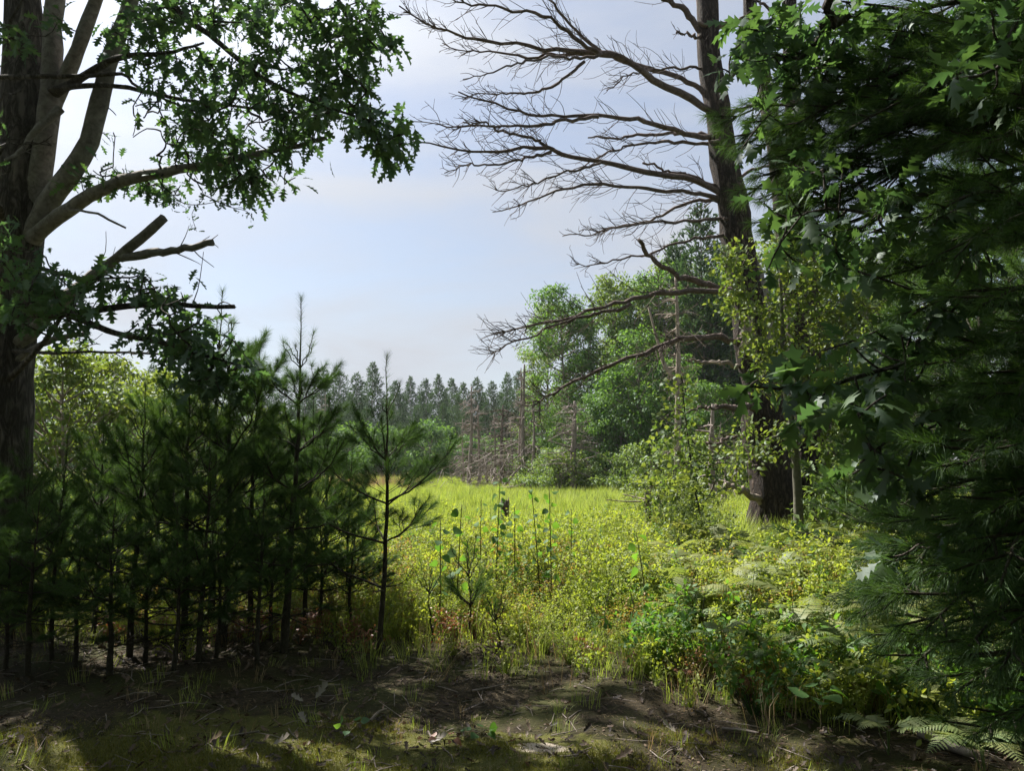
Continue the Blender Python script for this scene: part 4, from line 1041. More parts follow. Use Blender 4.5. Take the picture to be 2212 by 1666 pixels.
# leafy bushes below the far pines
GB = 'round bushes along the far side of the meadow'
FB = leafy_tree('bush', 5.2, 821, 'round green bush at the far meadow edge left of the grey snags', M['forest_leaf'], 'bush', 2.6, .26, 50, 90, gplace(935, 66), .04, GB, cs=.9)
for i, (px, Y, s) in enumerate([(880, 68, .85), (985, 70, .7), (820, 66, .9), (750, 70, 1.0), (690, 66, .8), (620, 68, 1.0), (560, 66, .8), (1020, 72, .8), (1075, 70, .75), (480, 68, .9), (400, 70, 1), (1110, 66, .7), (300, 66, 1), (200, 70, 1.1), (100, 66, 1), (1160, 60, .7)]):
    copy_tree(FB, gplace(px, Y), i * 1.7, (s * 1.1, s * 1.1, s), {880: 'bush at the foot of the far pines right of the slender young pine', 985: 'small bush at the foot of the leftmost grey snag', 820: 'bush behind the slender young pine', 1020: 'bush behind the left group of snags', 1075: 'bush behind the brown fan-branched snag', 1110: 'bush left of the tallest snag', 1160: 'bush at the corner of the right wood'}.get(px, 'low green bush seen only through gaps of the young pine row'), GB)

# mixed wood on the right side of the meadow
GR = 'leafy trees of the wood on the right of the meadow'
LT = [leafy_tree('leafy_tree', 12.0, 831, 'tall pale-green leafy tree at the left corner of the wood', M['forest_leaf'], 'tree', 2.6, .17, 105, 125, gplace(1215, 42), .08, GR),
      leafy_tree('leafy_tree', 12.0, 832, 'leafy tree with a dense round crown in the middle of the wood', M['pale_leaf'], 'tree', 2.9, .17, 110, 120, gplace(1345, 44), .10, GR),
      leafy_tree('leafy_tree', 8.0, 833, 'sunlit broad-leaved tree standing before the wood, its leaves glinting', M['forest_leaf'], 'tree', 2.4, .16, 90, 120, gplace(1395, 36), .03, GR),
      leafy_tree('leafy_tree', 12.0, 834, 'deep green leafy tree behind the forked pale snag', M['forest_leaf'], 'tree', 2.5, .15, 100, 125, gplace(1430, 42), .05, GR)]
def fit(o, px, py, Y, H, wx=1.0):
    s = height_to(px, py, Y) / (H * .93); o.scale = (s * wx, s * wx, s)
for o, a in zip(LT, [(1215, 655, 42, 12), (1345, 640, 44, 12), (1395, 745, 36, 8), (1430, 612, 42, 12)]): fit(o, *a)
for i, (px, py, Y, v, wx, lab) in enumerate([(1285, 690, 43, 3, 1, 'slim leafy tree between the corner tree and the round-crowned one'), (1175, 690, 46, 1, .8, 'leafy tree peeping out behind the corner of the wood'), (1385, 640, 48, 0, 1, 'leafy tree at the back of the wood left of the forked snag'),
                                             (1480, 600, 46, 1, 1, 'pale leafy tree right behind the forked snag'), (1545, 640, 40, 0, 1, 'leafy tree behind the trunk of the dead pine'), (1610, 600, 42, 3, 1.1, 'leafy tree right behind the dead pine trunk'),
                                             (1690, 560, 40, 1, 1.1, 'leafy tree behind the second stem of the dead pine'), (1790, 560, 38, 0, 1.2, 'leafy tree behind the climbing sapling leaves'), (1880, 540, 36, 3, 1.3, 'leafy tree deep behind the nearest boughs'),
                                             (1290, 870, 37, 2, .9, 'low leafy tree just right of the shaggy snag'), (1215, 850, 39, 2, .8, 'low leafy tree behind the shaggy snag'), (1460, 800, 34, 2, 1, 'low leafy tree behind the slim aspen sapling'), (1340, 830, 36, 2, .9, 'low leafy tree between the shaggy snag and the glinting one'),
                                             (1530, 850, 32, 2, 1, 'low leafy tree by the dead pine trunk'), (2000, 560, 36, 1, 1.3, 'leafy tree far behind the right thicket'), (2120, 560, 34, 0, 1.3, 'leafy tree far behind the right picture edge')]):
    o = copy_tree(LT[v], gplace(px, Y), 1 + i * 1.3, 1, lab, GR); fit(o, px, py, Y, (12, 12, 8, 12)[v], wx)
for (px, py, Y, v, wx, lab) in [(1525, 485, 40, 0, .9, 'tall living pine whose crown shows left of the dead trunk'), (1462, 560, 44, 3, 1.1, 'dark living pine behind the forked snag'), (1590, 520, 44, 2, .9, 'living pine right behind the dead trunk'), (1420, 690, 46, 1, 1, 'narrow living pine inside the wood'), (1840, 500, 44, 2, 1, 'living pine far behind the right thicket')]:
    o = copy_tree(FP[v], gplace(px, Y), px * .1, 1, lab, 'living pines in the right wood'); fit(o, px, py, Y, 15.0, wx)
for i, (x_, y_, v, s_, wx, lab) in enumerate([(-4.5, -4.0, 1, 1.0, 1.7, 'leafy tree of the forest edge behind the viewpoint, left'), (3.0, -4.5, 0, 1.05, 1.8, 'leafy tree of the forest edge behind the viewpoint, right'), (-9.0, .5, 3, 1.1, 1.7, 'leafy tree beside the viewpoint beyond the left picture edge'),
                                              (8.0, -.5, 1, 1.1, 1.8, 'leafy tree beside the viewpoint beyond the right picture edge'), (-1.0, -9.5, 3, 1.3, 1.8, 'leafy tree further back in the forest behind the viewpoint'), (-9.5, -7, 0, 1.2, 1.8, 'leafy tree furthest back left behind the viewpoint'), (8, -8, 1, 1.2, 1.8, 'leafy tree furthest back right behind the viewpoint')]):
    copy_tree(LT[v], (x_, y_, float(gz(x_, y_))), 2.2 + i * 1.9, (s_ * wx, s_ * wx, s_), lab, 'trees of the forest edge around the viewpoint')
# undergrowth at the edge of the wood
GU = 'shrubs at the edge of the right wood'
SB = leafy_tree('shrub', 2.2, 841, 'shrub with pale leaves at the meadow edge between the two largest snags', M['pale_leaf'], 'shrub', 1.3, .12, 34, 80, gplace(1185, 36), .03, GU, cs=.55)
for i, (px, Y, s, lab) in enumerate([(1215, 35, 1.0, 'shrub at the foot of the shaggy snag'), (1275, 36, .8, 'low shrub just right of the shaggy snag'), (1320, 34, .9, 'shrub below the glinting tree, left part'), (1365, 33, 1.0, 'shrub below the glinting tree, middle part'), (1420, 32, 1.1, 'shrub below the glinting tree, right part'), (1475, 31, 1.2, 'shrub left of the slim aspen sapling'), (1530, 30, 1.2, 'shrub behind the slim aspen sapling'), (1155, 40, .9, 'shrub beside the thin snag at the wood corner'), (1580, 28, 1.2, 'shrub left of the dead pine foot'), (1800, 24, 1.4, 'shrub right of the dead pine foot'), (1880, 22, 1.5, 'shrub behind the right thicket')]):
    copy_tree(SB, gplace(px, Y), i * 2.1, s, lab, GU)
for i, (px, Y, s, lab) in enumerate([(1905, 13.2, .9, 'dense shrub right of the dead pine foot, before the pine boughs'), (1960, 11.0, .95, 'shrub half behind the lower pine boughs on the right')]):
    copy_tree(SB, place(px, Y), .9 + i * 1.4, s, lab, GU)
# sunlit maple shrub behind the young pines
MP = leafy_tree('maple_shrub', 4.6, 851, 'sunlit yellow-green maple shrub between the oak trunk and the young pines', M['yellow_green_leaf'], 'shrub', 1.7, .12, 70, 70, place(215, 14.5), .05, None, shape=OVAL, cs=.6, flat=.45)
fit(MP, 215, 800, 14.5, 4.6)
for (px, py, Y, lab) in [(110, 790, 13.0, 'sunlit shrub just right of the oak trunk'), (320, 830, 16.0, 'pale sunlit shrub behind the row, right of the maple'), (20, 820, 14, 'sunlit shrub glimpsed left of the oak trunk'), (400, 870, 20, 'shrub further back behind the pine row'), (560, 900, 26, 'small far shrub seen through the pine row')]:
    o = copy_tree(MP, place(px, Y), px * .3, 1, lab, 'sunlit shrubs behind the young pines'); fit(o, px, py, Y, 4.6)

# ------------------------------------------------------------------ dead snags
def snag(px, Y, top, seed, label, r=.13, nb=50, L=(0.5, 1.6), lean=0, mat='grey_wood', fork=False, zlo=.25, group='dead snags at the far meadow edge', ang=(-.35, .25)):
    rg = rng(seed)
    loc = gplace(px, Y); H = height_to(px, top, Y)
    root = thing('snag', label, 'dead tree', loc, group)
    z = np.linspace(0, 1, 18)
    p = np.stack([loc[0] + lean * z + .05 * np.sin(5 * z + seed), loc[1] + .05 * np.cos(4 * z), loc[2] - .1 + H * z], 1)
    b = MB(); tube(b, p, r * (1 - .72 * z), 9, wob=.08, rg=rg); b.build('trunk', M[mat], root)
    if fork:
        f = smooth_path([p[9], p[9] + np.array([-.5, 0, .6]), p[9] + np.array([-.75, .1, 1.6]), p[9] + np.array([-1.1, .1, 3.0])], 10)
        b = MB(); tube(b, f, np.linspace(r * .6, r * .2, 10), 7, wob=.08, rg=rg); b.build('stem', M[mat], root)
    for k in range(nb):
        t = zlo + (1 - zlo) * rg.random() ** .9; i = min(int(t * 17), 17)
        a = rg.uniform(0, 6.28); e = rg.uniform(*ang)
        l = rg.uniform(*L) * (1.1 - .6 * t)
        d = np.array([math.cos(a) * math.cos(e), math.sin(a) * math.cos(e), math.sin(e)])
        q = smooth_path([p[i], p[i] + d * l * .5 + rg.normal(size=3) * .05, p[i] + d * l + np.array([0, 0, -.10 * l])], 6)
        w = MB(); tube(w, q, np.linspace(.032, .011, 6), 4)
        twiggy(w, q, .02, rg, 6, .25, .8, z_bias=0, r_t=.011, sub=1)
        w.build('dead_branch', M[mat], root)
snag(1131, 40, 782, 901, 'tallest grey snag with a broken double tip', .16, 40, (.5, 1.5))
snag(1124, 40.4, 790, 902, 'thinner dead stem leaning against the tallest snag', .10, 18, (.4, 1.0))
snag(1152, 39, 860, 903, 'thin straight snag just right of the tallest one', .12, 24, (.4, 1.1))
snag(1012, 44, 830, 904, 'leftmost grey snag with a crooked top', .14, 34, (.6, 1.6), lean=.2)
snag(1034, 46, 870, 905, 'snag with twiggy crown beside the leftmost one', .11, 40, (.6, 1.6))
snag(1052, 43, 985, 906, 'short broken snag between the left group and the tallest', .12, 8, (.3, .8))
snag(1085, 47, 870, 907, 'brown snag hung with a fan of fine dead branches', .15, 70, (.7, 2.0), mat='dead_wood')
snag(1068, 45, 890, 910, 'slim snag left of the brown fan-branched one', .09, 30, (.5, 1.5))
snag(1105, 44, 900, 911, 'slim snag right of the brown fan-branched one', .09, 24, (.5, 1.5))
snag(1000, 48, 900, 912, 'small bleached snag at the far left of the group', .09, 24, (.5, 1.4))
snag(1240, 35, 862, 908, 'shaggy brown snag standing alone before the wood', .19, 70, (.6, 2.2), mat='grey_wood', ang=(-.3, .5))
snag(1467, 30, 590, 909, 'forked pale snag rising behind the slim aspen sapling', .17, 34, (.6, 1.6), fork=True, mat='pale_wood')
snag(1540, 21, 870, 913, 'grey dead post left of the dead pine foot', .14, 12, (.5, 1.6), mat='grey_wood')
snag(1300, 38, 960, 914, 'thin pale dead pole before the glinting tree', .05, 4, (.3, .6))
snag(1562, 22, 1010, 915, 'short dead stub at the left of the dead pine foot', .12, 5, (.4, .9), mat='grey_wood')
snag(700, 70, 850, 916, 'dead grey tree among the far pines on the left', .14, 40, (.6, 2.0))

# brush pile and fallen logs between the snags
b = MB(); rg = rng(921)
for _ in range(460):
    px = rg.choice([rg.uniform(930, 1150), rg.uniform(1000, 1100), rg.uniform(1040, 1140)]); Y = rg.uniform(38, 50)
    s0 = np.array(gplace(px, Y)); s0[2] += rg.random() ** 2 * 2.2
    d = unit(np.array([rg.normal(), rg.normal() * .7, rg.normal() * .6])); l = rg.uniform(.6, 2.2)
    tube(b, smooth_path([s0, s0 + d * l * .5 + rg.normal(size=3) * .12, s0 + d * l + rg.normal(size=3) * .15], 5), np.linspace(.022, .008, 5), 3, cap=False)
b.build('brush', M['grey_wood'], None, 'stuff')
def log(px0, py0, px1, py1, Y, r, label, seed, mat='pale_wood', Y1=None):
    rg = rng(seed); a, c = W(px0, py0, Y), W(px1, py1, Y1 or Y)
    b = MB(); q = smooth_path([a, (a + c) / 2 + rg.normal(size=3) * .05, c], 12)
    tube(b, q, np.linspace(r, r * .5, 12), 8, wob=.1, rg=rg); twiggy(b, q, r, rg, 5, .3, .8, r_t=.012, sub=1)
    o = b.build('fallen_log', M[mat], None); tag(o, label, 'log', 'fallen logs in the meadow'); return o
log(1080, 1056, 1150, 1042, 38, .09, 'pale fallen log lying at the foot of the tallest snag', 931)
log(1088, 1052, 1128, 1005, 38.5, .07, 'dead pole propped against the tallest snag', 932, 'grey_wood')
log(1405, 1040, 1462, 1172, 13.6, .022, 'thin dead stick leaning right of the broken stump', 935, 'dead_wood')

def stump(px, Y, top, wpx, label, seed, sticks=()):
    rg = rng(seed); loc = gplace(px, Y); H = height_to(px, top, Y); r = wpx / 2 * Y / F
    root = thing('stump', label, 'stump', loc, 'broken stumps in the meadow')
    th = np.linspace(0, 2 * math.pi, 14, endpoint=False); b = MB()
    prof = [(0, 1.25), (.25, 1.0), (.6, .9), (.92, 1.05)]
    rings = [np.stack([loc[0] + r * k * np.cos(th) * (1 + .08 * rg.normal(size=14)), loc[1] + r * k * np.sin(th), np.full(14, loc[2] - .05 + H * h)], 1) for h, k in prof]
    rings.append(np.stack([loc[0] + r * .95 * np.cos(th), loc[1] + r * .95 * np.sin(th), loc[2] + H * (.94 + .12 * rg.random(14))], 1))
    v = np.concatenate(rings + [[[loc[0], loc[1], loc[2] + H * .86]]])
    q = [(i * 14 + j, i * 14 + (j + 1) % 14, (i + 1) * 14 + (j + 1) % 14, (i + 1) * 14 + j) for i in range(4) for j in range(14)]
    t = [(56 + j, 56 + (j + 1) % 14, 70) for j in range(14)]
    b.add(v, t, q); b.build('post', M['dead_wood'], root)
    b = MB()
    for _ in range(3):
        a = rg.uniform(0, 6.28); s = np.array([loc[0] + r * math.cos(a), loc[1] + r * math.sin(a), loc[2] + H * .9])
        tube(b, np.array([s, s + [0, 0, H * .08], s + [0, 0, H * .16]]), [r * .22, r * .14, r * .03], 4)
    b.build('splinters', M['pale_wood'], root)
    for pl in sticks:
        p = smooth_path([W(a_, c_, Y + dy_) for a_, c_, dy_ in pl], 8); b = MB(); tube(b, p, np.linspace(r * .32, r * .14, 8), 6, wob=.1, rg=rg); twiggy(b, p, r * .3, rg, 3, .1, .3, r_t=.006, sub=0)
        b.build('dead_branch', M['pale_wood'], root)
stump(1091, 14, 1082, 17, 'short dark broken stump standing in the open meadow grass', 941)
stump(1398, 14, 1062, 13, 'pale broken stump with bare side branches', 942, [[(1396, 1084, 0), (1350, 1084, -.2), (1310, 1080, -.3)], [(1396, 1080, 0), (1370, 1074, .2), (1345, 1068, .3)], [(1400, 1088, 0), (1450, 1080, .3), (1500, 1072, .6)]])

# ------------------------------------------------------------------ saplings and seedlings with leaves of their own
def sapling(name, label, stem, r0, r1, E, shape, mat, bark, size, seed, n_own=300, per=5, group=None, extra=()):
    rg = rng(seed)
    P = [W(*c) for c in stem]
    loc = P[0].copy(); loc[2] = gz(loc[0], loc[1]); P.insert(0, loc - [0, 0, .05])
    root = thing(name, label, 'sapling', tuple(loc), group)
    q = smooth_path(P, 30); b = MB(); tube(b, q, np.linspace(r0, r1, 30), 9, wob=.03, rg=rg); b.build('trunk', M[bark], root)
    nodes = list(q[8:])
    for pl in extra:
        e = smooth_path([W(*c) for c in pl], 14); b = MB(); tube(b, e, np.linspace(r0 * .35, .004, 14), 6); b.build('limb', M[bark], root); nodes.extend(e[3:])
    tg = []
    for (cx, cy, rx, ry, dep, dd, n) in E:
        for _ in range(n):
            a, r = rg.uniform(0, 2 * math.pi), math.sqrt(rg.random())
            tg.append(W(cx + rx * r * math.cos(a), cy + ry * r * math.sin(a), dep + rg.uniform(-dd, dd)))
    tg = np.array(tg); w = MB(); d = grow_twigs(w, nodes, tg, rg, .003, .0014); w.build('twigs', M[bark], root, 'stuff')
    p, f = rosette(rg, tg, d, per, .9, .25, .25, .10)
    hang(root, shape, M[mat], p, f, rg.uniform(*size, len(p)), rg.random(len(p)), n_own, 'leaf', seed)
    return root
sapling('pale_barked_sapling', 'sapling with smooth pale bark and small yellow-green leaves in front of the dead pine', [(1726, 1170, 11.6), (1724, 1080, 11.6), (1718, 980, 11.6), (1708, 900, 11.6), (1690, 800, 11.6), (1690, 700, 11.6), (1685, 560, 11.7)], .085, .012,
        [(1600, 585, 45, 50, 11.9, .4, 16), (1585, 650, 40, 40, 11.9, .4, 12), (1640, 760, 40, 40, 11.7, .4, 8), (1720, 620, 70, 50, 11.7, .5, 20), (1650, 700, 50, 60, 11.8, .5, 12), (1740, 690, 90, 70, 11.6, .7, 32), (1800, 610, 80, 60, 11.6, .7, 22), (1860, 720, 90, 80, 11.4, .7, 32), (1700, 800, 80, 60, 11.4, .6, 24), (1780, 820, 100, 60, 11.4, .7, 30),
         (1880, 850, 80, 60, 11.4, .7, 22), (1660, 560, 40, 40, 11.8, .4, 8), (1820, 920, 70, 60, 11.5, .6, 16), (1640, 950, 40, 50, 11.5, .4, 8), (1690, 950, 50, 40, 11.4, .4, 7), (1620, 1000, 40, 30, 11.5, .4, 6), (1760, 540, 70, 50, 11.7, .5, 14), (1560, 560, 25, 30, 11.9, .3, 4), (1900, 620, 70, 70, 11.6, .6, 18)],
        OVAL, 'yellow_green_leaf', 'smooth_bark', (.06, .105), 951, 300, 22, extra=[[(1700, 850, 11.6), (1650, 760, 11.7), (1610, 640, 11.9), (1590, 560, 11.9)], [(1700, 870, 11.6), (1780, 780, 11.5), (1850, 700, 11.4)], [(1712, 940, 11.6), (1670, 945, 11.5), (1630, 960, 11.5)], [(1712, 960, 11.6), (1760, 930, 11.4), (1820, 900, 11.4)]])
sapling('aspen_sapling', 'slim aspen sapling with round pale leaves left of the dead pine', [(1522, 1180, 11.2), (1512, 1110, 11.2), (1497, 1040, 11.2), (1488, 960, 11.2), (1478, 880, 11.2), (1470, 800, 11.3)], .022, .005,
        [(1470, 850, 35, 45, 11.3, .3, 12), (1460, 930, 45, 50, 11.2, .4, 18), (1490, 990, 55, 40, 11.2, .4, 22), (1450, 1010, 60, 40, 11.1, .4, 22), (1530, 1010, 40, 50, 11.2, .4, 16), (1440, 1060, 50, 30, 11.1, .4, 14), (1500, 1060, 40, 30, 11.2, .3, 10)],
        ROUND, 'yellow_green_leaf', 'young_bark', (.05, .085), 952, 300, 8, extra=[[(1510, 1100, 11.2), (1460, 1050, 11.1), (1420, 1010, 11)], [(1510, 1110, 11.2), (1545, 1040, 11.3), (1550, 980, 11.3)]])

def seedling(px, Y, top, lean, n, size, seed, label, drop=.35):
    rg = rng(seed); loc = np.array(place(px, Y)); H = height_to(px, top, Y) - loc[2]
    root = thing('aspen_seedling', label, 'seedling', tuple(loc), 'aspen seedlings standing in the weeds')
    z = np.linspace(0, 1, 14)
    q = loc + np.stack([lean * z ** 1.4, .03 * np.sin(4 * z), H * z], 1); b = MB(); tube(b, q, np.linspace(.009, .0035, 14), 5); b.build('stem', M['stem'], root)
    t = drop + (1 - drop) * (np.arange(n) + rg.random(n) * .6) / n
    pos = np.stack([np.interp(t, z, q[:, i]) for i in range(3)], 1)
    a = np.arange(n) * 2.4 + rg.normal(size=n) * .3
    d = unit(np.stack([np.cos(a), np.sin(a), rg.uniform(-.2, .35, n)], 1)); pos = pos + d * (size * .30)
    rot = frames(unit(d + np.array([0, 0, -.5])), unit(rg.normal(size=(n, 3)) * .6 + np.array([0, -.4, .8])))
    hang(root, ROUND, M['aspen_leaf'], pos, rot, rg.uniform(.75, 1.15, n) * size, rg.random(n), 60, 'leaf', seed)
seedling(1070, 8.2, 1030, .05, 22, .085, 961, 'tallest aspen seedling, its top leaves clear of the weeds')
seedling(1192, 7.8, 1058, -.02, 22, .075, 962, 'aspen seedling with dark round leaves, right of the tallest')
seedling(1168, 8.2, 1050, -.10, 16, .07, 963, 'thin aspen seedling leaning left beside the dark-leaved one')
seedling(1112, 7.9, 1092, 0, 12, .085, 964, 'aspen seedling with a pale curled top leaf between the two tall ones')
seedling(1035, 8.4, 1080, .02, 14, .07, 965, 'aspen seedling left of the tallest, with small leaves')
seedling(985, 7.4, 1090, .05, 10, .105, 966, 'aspen seedling with large leaves near the slender young pine')
seedling(950, 7.3, 1125, 0, 10, .09, 967, 'short aspen seedling at the tips of the slender pine boughs')
seedling(1405, 6.9, 1150, -.12, 9, .11, 968, 'aspen seedling with one dark folded leaf at its top')
seedling(1235, 8.6, 1100, 0, 10, .07, 969, 'small aspen seedling furthest right of the tall group')
seedling(1745, 9.8, 1120, -.05, 8, .13, 970, 'seedling with big bright leaves before the dead pine foot')

# ------------------------------------------------------------------ meadow: plants nobody could count
def no_obj(name, mb, mat):
    me = mb.mesh(name); me.materials.append(mat)
    return bpy.data.objects.new(name, me)

def herb(seed, H=.7, n=46, leaf=.085, shape=LANCE, stems=3, mat='meadow', spread=.2):
    rg = rng(seed); b = MB()
    for s in range(stems):
        a = rg.uniform(0, 6.28); top = np.array([math.cos(a) * spread, math.sin(a) * spread, H * rg.uniform(.7, 1.05)])
        q = smooth_path([np.zeros(3), top * [.35, .35, .55], top], 7); tube(b, q, np.linspace(.005, .002, 7), 3, .2, cap=False)
        t = rg.uniform(.2, 1, n) ** .8
        pos = np.stack([np.interp(t, np.linspace(0, 1, 7), q[:, i]) for i in range(3)], 1)
        an = np.arange(n) * 2.4
        d = unit(np.stack([np.cos(an), np.sin(an), rg.uniform(.1, .9, n)], 1))
        batch(b, *shape, pos, frames(d, unit(rg.normal(size=(n, 3)) * .4 + [0, 0, 1])), leaf * rg.uniform(.6, 1.2, n) * (1.15 - .5 * t), np.clip(rg.normal(.30 + .35 * t, .2), 0, 1))
    return no_obj('herb', b, M[mat])

def bushy(seed, H=.75, n_c=26, per=12, leaf=.05, mat='meadow', shape=OVAL_S, rad=.3):
    rg = rng(seed); b = MB()
    for k in range(n_c):
        c = np.array([rg.normal() * rad * .6, rg.normal() * rad * .6, H * rg.uniform(.3, 1.0)])
        tube(b, smooth_path([np.array([c[0] * .1, c[1] * .1, 0]), c * [.5, .5, .6], c], 4), [.004, .003, .002, .0015], 3, .2, cap=False)
        d = unit(rg.normal(size=(per, 3)) + [0, 0, .3])
        batch(b, *shape, c + d * rg.uniform(.0, .08, (per, 1)), frames(d, unit(rg.normal(size=(per, 3)) * .5 + [0, 0, 1])), leaf * rg.uniform(.6, 1.2, per), np.clip(rg.normal(.2 + .45 * c[2] / H, .2, per), 0, 1))
    return no_obj('bushy_plant', b, M[mat])

def blades(seed, n=34, H=.5, w=.006, rad=.12, mat='sedge', curve=.5):
    rg = rng(seed); b = MB()
    a = rg.uniform(0, 6.28, n); r = rad * np.sqrt(rg.random(n))
    p0 = np.stack([np.cos(a) * r, np.sin(a) * r, np.zeros(n)], 1)
    a2 = a + rg.normal(size=n) * .8; h = H * rg.uniform(.55, 1.1, n); k = curve * rg.uniform(.2, 1, n) * h
    hd = np.stack([np.cos(a2), np.sin(a2), 0 * a2], 1)
    p1 = p0 + hd * (k * .3)[:, None] + np.stack([0 * h, 0 * h, h * .6], 1); p2 = p0 + hd * k[:, None] + np.stack([0 * h, 0 * h, h * .97], 1)
    sd = np.stack([-np.sin(a2), np.cos(a2), 0 * a2], 1) * (w / 2)
    v = np.stack([p0 - sd, p0 + sd, p1 + sd, p1 - sd, p2], 1).reshape(-1, 3); o = np.arange(n)[:, None] * 5
    b.add(v, np.concatenate([o + 3, o + 2, o + 4], 1), np.concatenate([o, o + 1, o + 2, o + 3], 1), np.repeat(rg.random(n), 5))
    return no_obj('grass_tuft', b, M[mat])

def frond(b, base, d, L, rg, tone=.5, arch=.35, pin=16):
    """one bracken frond: a rachis with paired, toothed pinnae"""
    d = unit(d); q = smooth_path([base, base + d * L * .5 + [0, 0, .10 * L], base + d * L - np.array([0, 0, arch * L * .4])], 12)
    tube(b, q, np.linspace(.003, .001, 12), 3, .3, cap=False)
    T = unit(np.gradient(q, axis=0)); t = np.linspace(.18, .98, pin); idx = t * 11
    pos = np.stack([np.interp(idx, np.arange(12), q[:, i]) for i in range(3)], 1)
    tt = unit(np.stack([np.interp(idx, np.arange(12), T[:, i]) for i in range(3)], 1))
    up = unit(np.array([0, 0, 1.0]) - tt * tt[:, 2:3]); side = np.cross(tt, up)
    l = L * .34 * np.interp(t, [.15, .3, 1], [.75, 1, .08])
    for sg in (-1, 1):
        dd = unit(side * sg + tt * .45 + up * rg.normal(0, .10, (pin, 1)) - np.array([0, 0, .12]))
        batch(b, *PINNA, pos, frames(dd, up), l, np.clip(rg.normal(tone, .12, pin), 0, 1))
PINNA = leaf_shape([0, .12, .16, .28, .32, .44, .48, .6, .64, .78, .82, 1.0], [.02, .13, .05, .14, .05, .12, .045, .10, .035, .07, .02, 0], [0, .03, 0, .03, 0, .03, 0, .03, 0, .03, 0, 0], .05, .12)

def fern_obj(seed, n=4, L=.6, H=.35, mat='fern'):
    rg = rng(seed); b = MB()
    for k in range(n):
        a = k * 6.28 / n + rg.normal() * .3; top = np.array([rg.normal() * .05, rg.normal() * .05, H * rg.uniform(.7, 1.1)])
        tube(b, np.array([np.zeros(3), top * .6, top]), [.004, .0035, .003], 3, .3, cap=False)
        frond(b, top, np.array([math.cos(a), math.sin(a), .35]), L * rg.uniform(.7, 1.1), rg, rg.uniform(.25, .85))
    return no_obj('fern', b, M[mat])

def scatter(name, srcs, P, rz, sc_, tilt, kind='stuff'):
    """instances of the source plants on the given points, as one object of uncounted plants"""
    P = np.asarray(P, float); n = len(P)
    me = bpy.data.meshes.new(name); me.vertices.add(n); me.vertices.foreach_set('co', P.astype(np.float32).ravel())
    rgs = rng(abs(hash(name)) % 1000 if False else len(name) * 13 + n)
    rot = np.stack([rgs.normal(0, tilt, n), rgs.normal(0, tilt, n), rz], 1)
    for nm, ty, dat, key in (('rot', 'FLOAT_VECTOR', rot.ravel(), 'vector'), ('siz', 'FLOAT', np.asarray(sc_, float), 'value'), ('pick', 'INT', rgs.integers(0, len(srcs), n), 'value')):
        at = me.attributes.new(nm, ty, 'POINT'); at.data.foreach_set(key, np.ascontiguousarray(dat, dtype=np.int32 if ty == 'INT' else np.float32))
    me.update()
    o = bpy.data.objects.new(name, me); COL.objects.link(o); o['kind'] = kind
    ng = bpy.data.node_groups.new(name + '_nodes', 'GeometryNodeTree')
    ng.interface.new_socket('Geometry', in_out='INPUT', socket_type='NodeSocketGeometry'); ng.interface.new_socket('Geometry', in_out='OUTPUT', socket_type='NodeSocketGeometry')
    N, L = ng.nodes, ng.links
    gi, go = N.new('NodeGroupInput'), N.new('NodeGroupOutput'); join = N.new('GeometryNodeJoinGeometry')
    m2p = N.new('GeometryNodeMeshToPoints'); L.new(gi.outputs[0], m2p.inputs['Mesh'])
    def named(nm, ty):
        a = N.new('GeometryNodeInputNamedAttribute'); a.data_type = ty; a.inputs['Name'].default_value = nm; return a.outputs['Attribute']
    r_, s_, p_ = named('rot', 'FLOAT_VECTOR'), named('siz', 'FLOAT'), named('pick', 'INT')
    e2r = N.new('FunctionNodeEulerToRotation'); L.new(r_, e2r.inputs[0])
    for k, src in enumerate(srcs):
        oi = N.new('GeometryNodeObjectInfo'); oi.inputs['Object'].default_value = src; oi.inputs['As Instance'].default_value = True
        cmp_ = N.new('FunctionNodeCompare'); cmp_.data_type = 'INT'; cmp_.operation = 'EQUAL'
        ins = [s for s in cmp_.inputs if s.type == 'INT']; L.new(p_, ins[0]); ins[1].default_value = k
        iop = N.new('GeometryNodeInstanceOnPoints')
        L.new(m2p.outputs['Points'], iop.inputs['Points']); L.new(cmp_.outputs['Result'], iop.inputs['Selection'])
        L.new(oi.outputs['Geometry'], iop.inputs['Instance']); L.new(e2r.outputs[0], iop.inputs['Rotation']); L.new(s_, iop.inputs['Scale'])
        L.new(iop.outputs['Instances'], join.inputs[0])
    L.new(join.outputs[0], go.inputs[0])
    md = o.modifiers.new('scatter', 'NODES'); md.node_group = ng
    return o

def field(n, x0, x1, y0, y1, seed, power=1.0, cone=True):
    rg = rng(seed); y = y0 + (y1 - y0) * rg.random(n) ** power
    if cone: x = rg.uniform(-.74, .74, n) * (y + 2); ok = (x > x0) & (x < x1)
    else: x = rg.uniform(x0, x1, n); ok = np.ones(n, bool)
    return x[ok], y[ok], rg

def edge(x):   # where the weeds begin
    return np.interp(x, [-8, -2, -.6, .3, 1.0, 1.6, 2.2, 3.2, 6], [7.6, 7.4, 7.0, 6.7, 6.0, 5.2, 4.9, 4.7, 4.6])

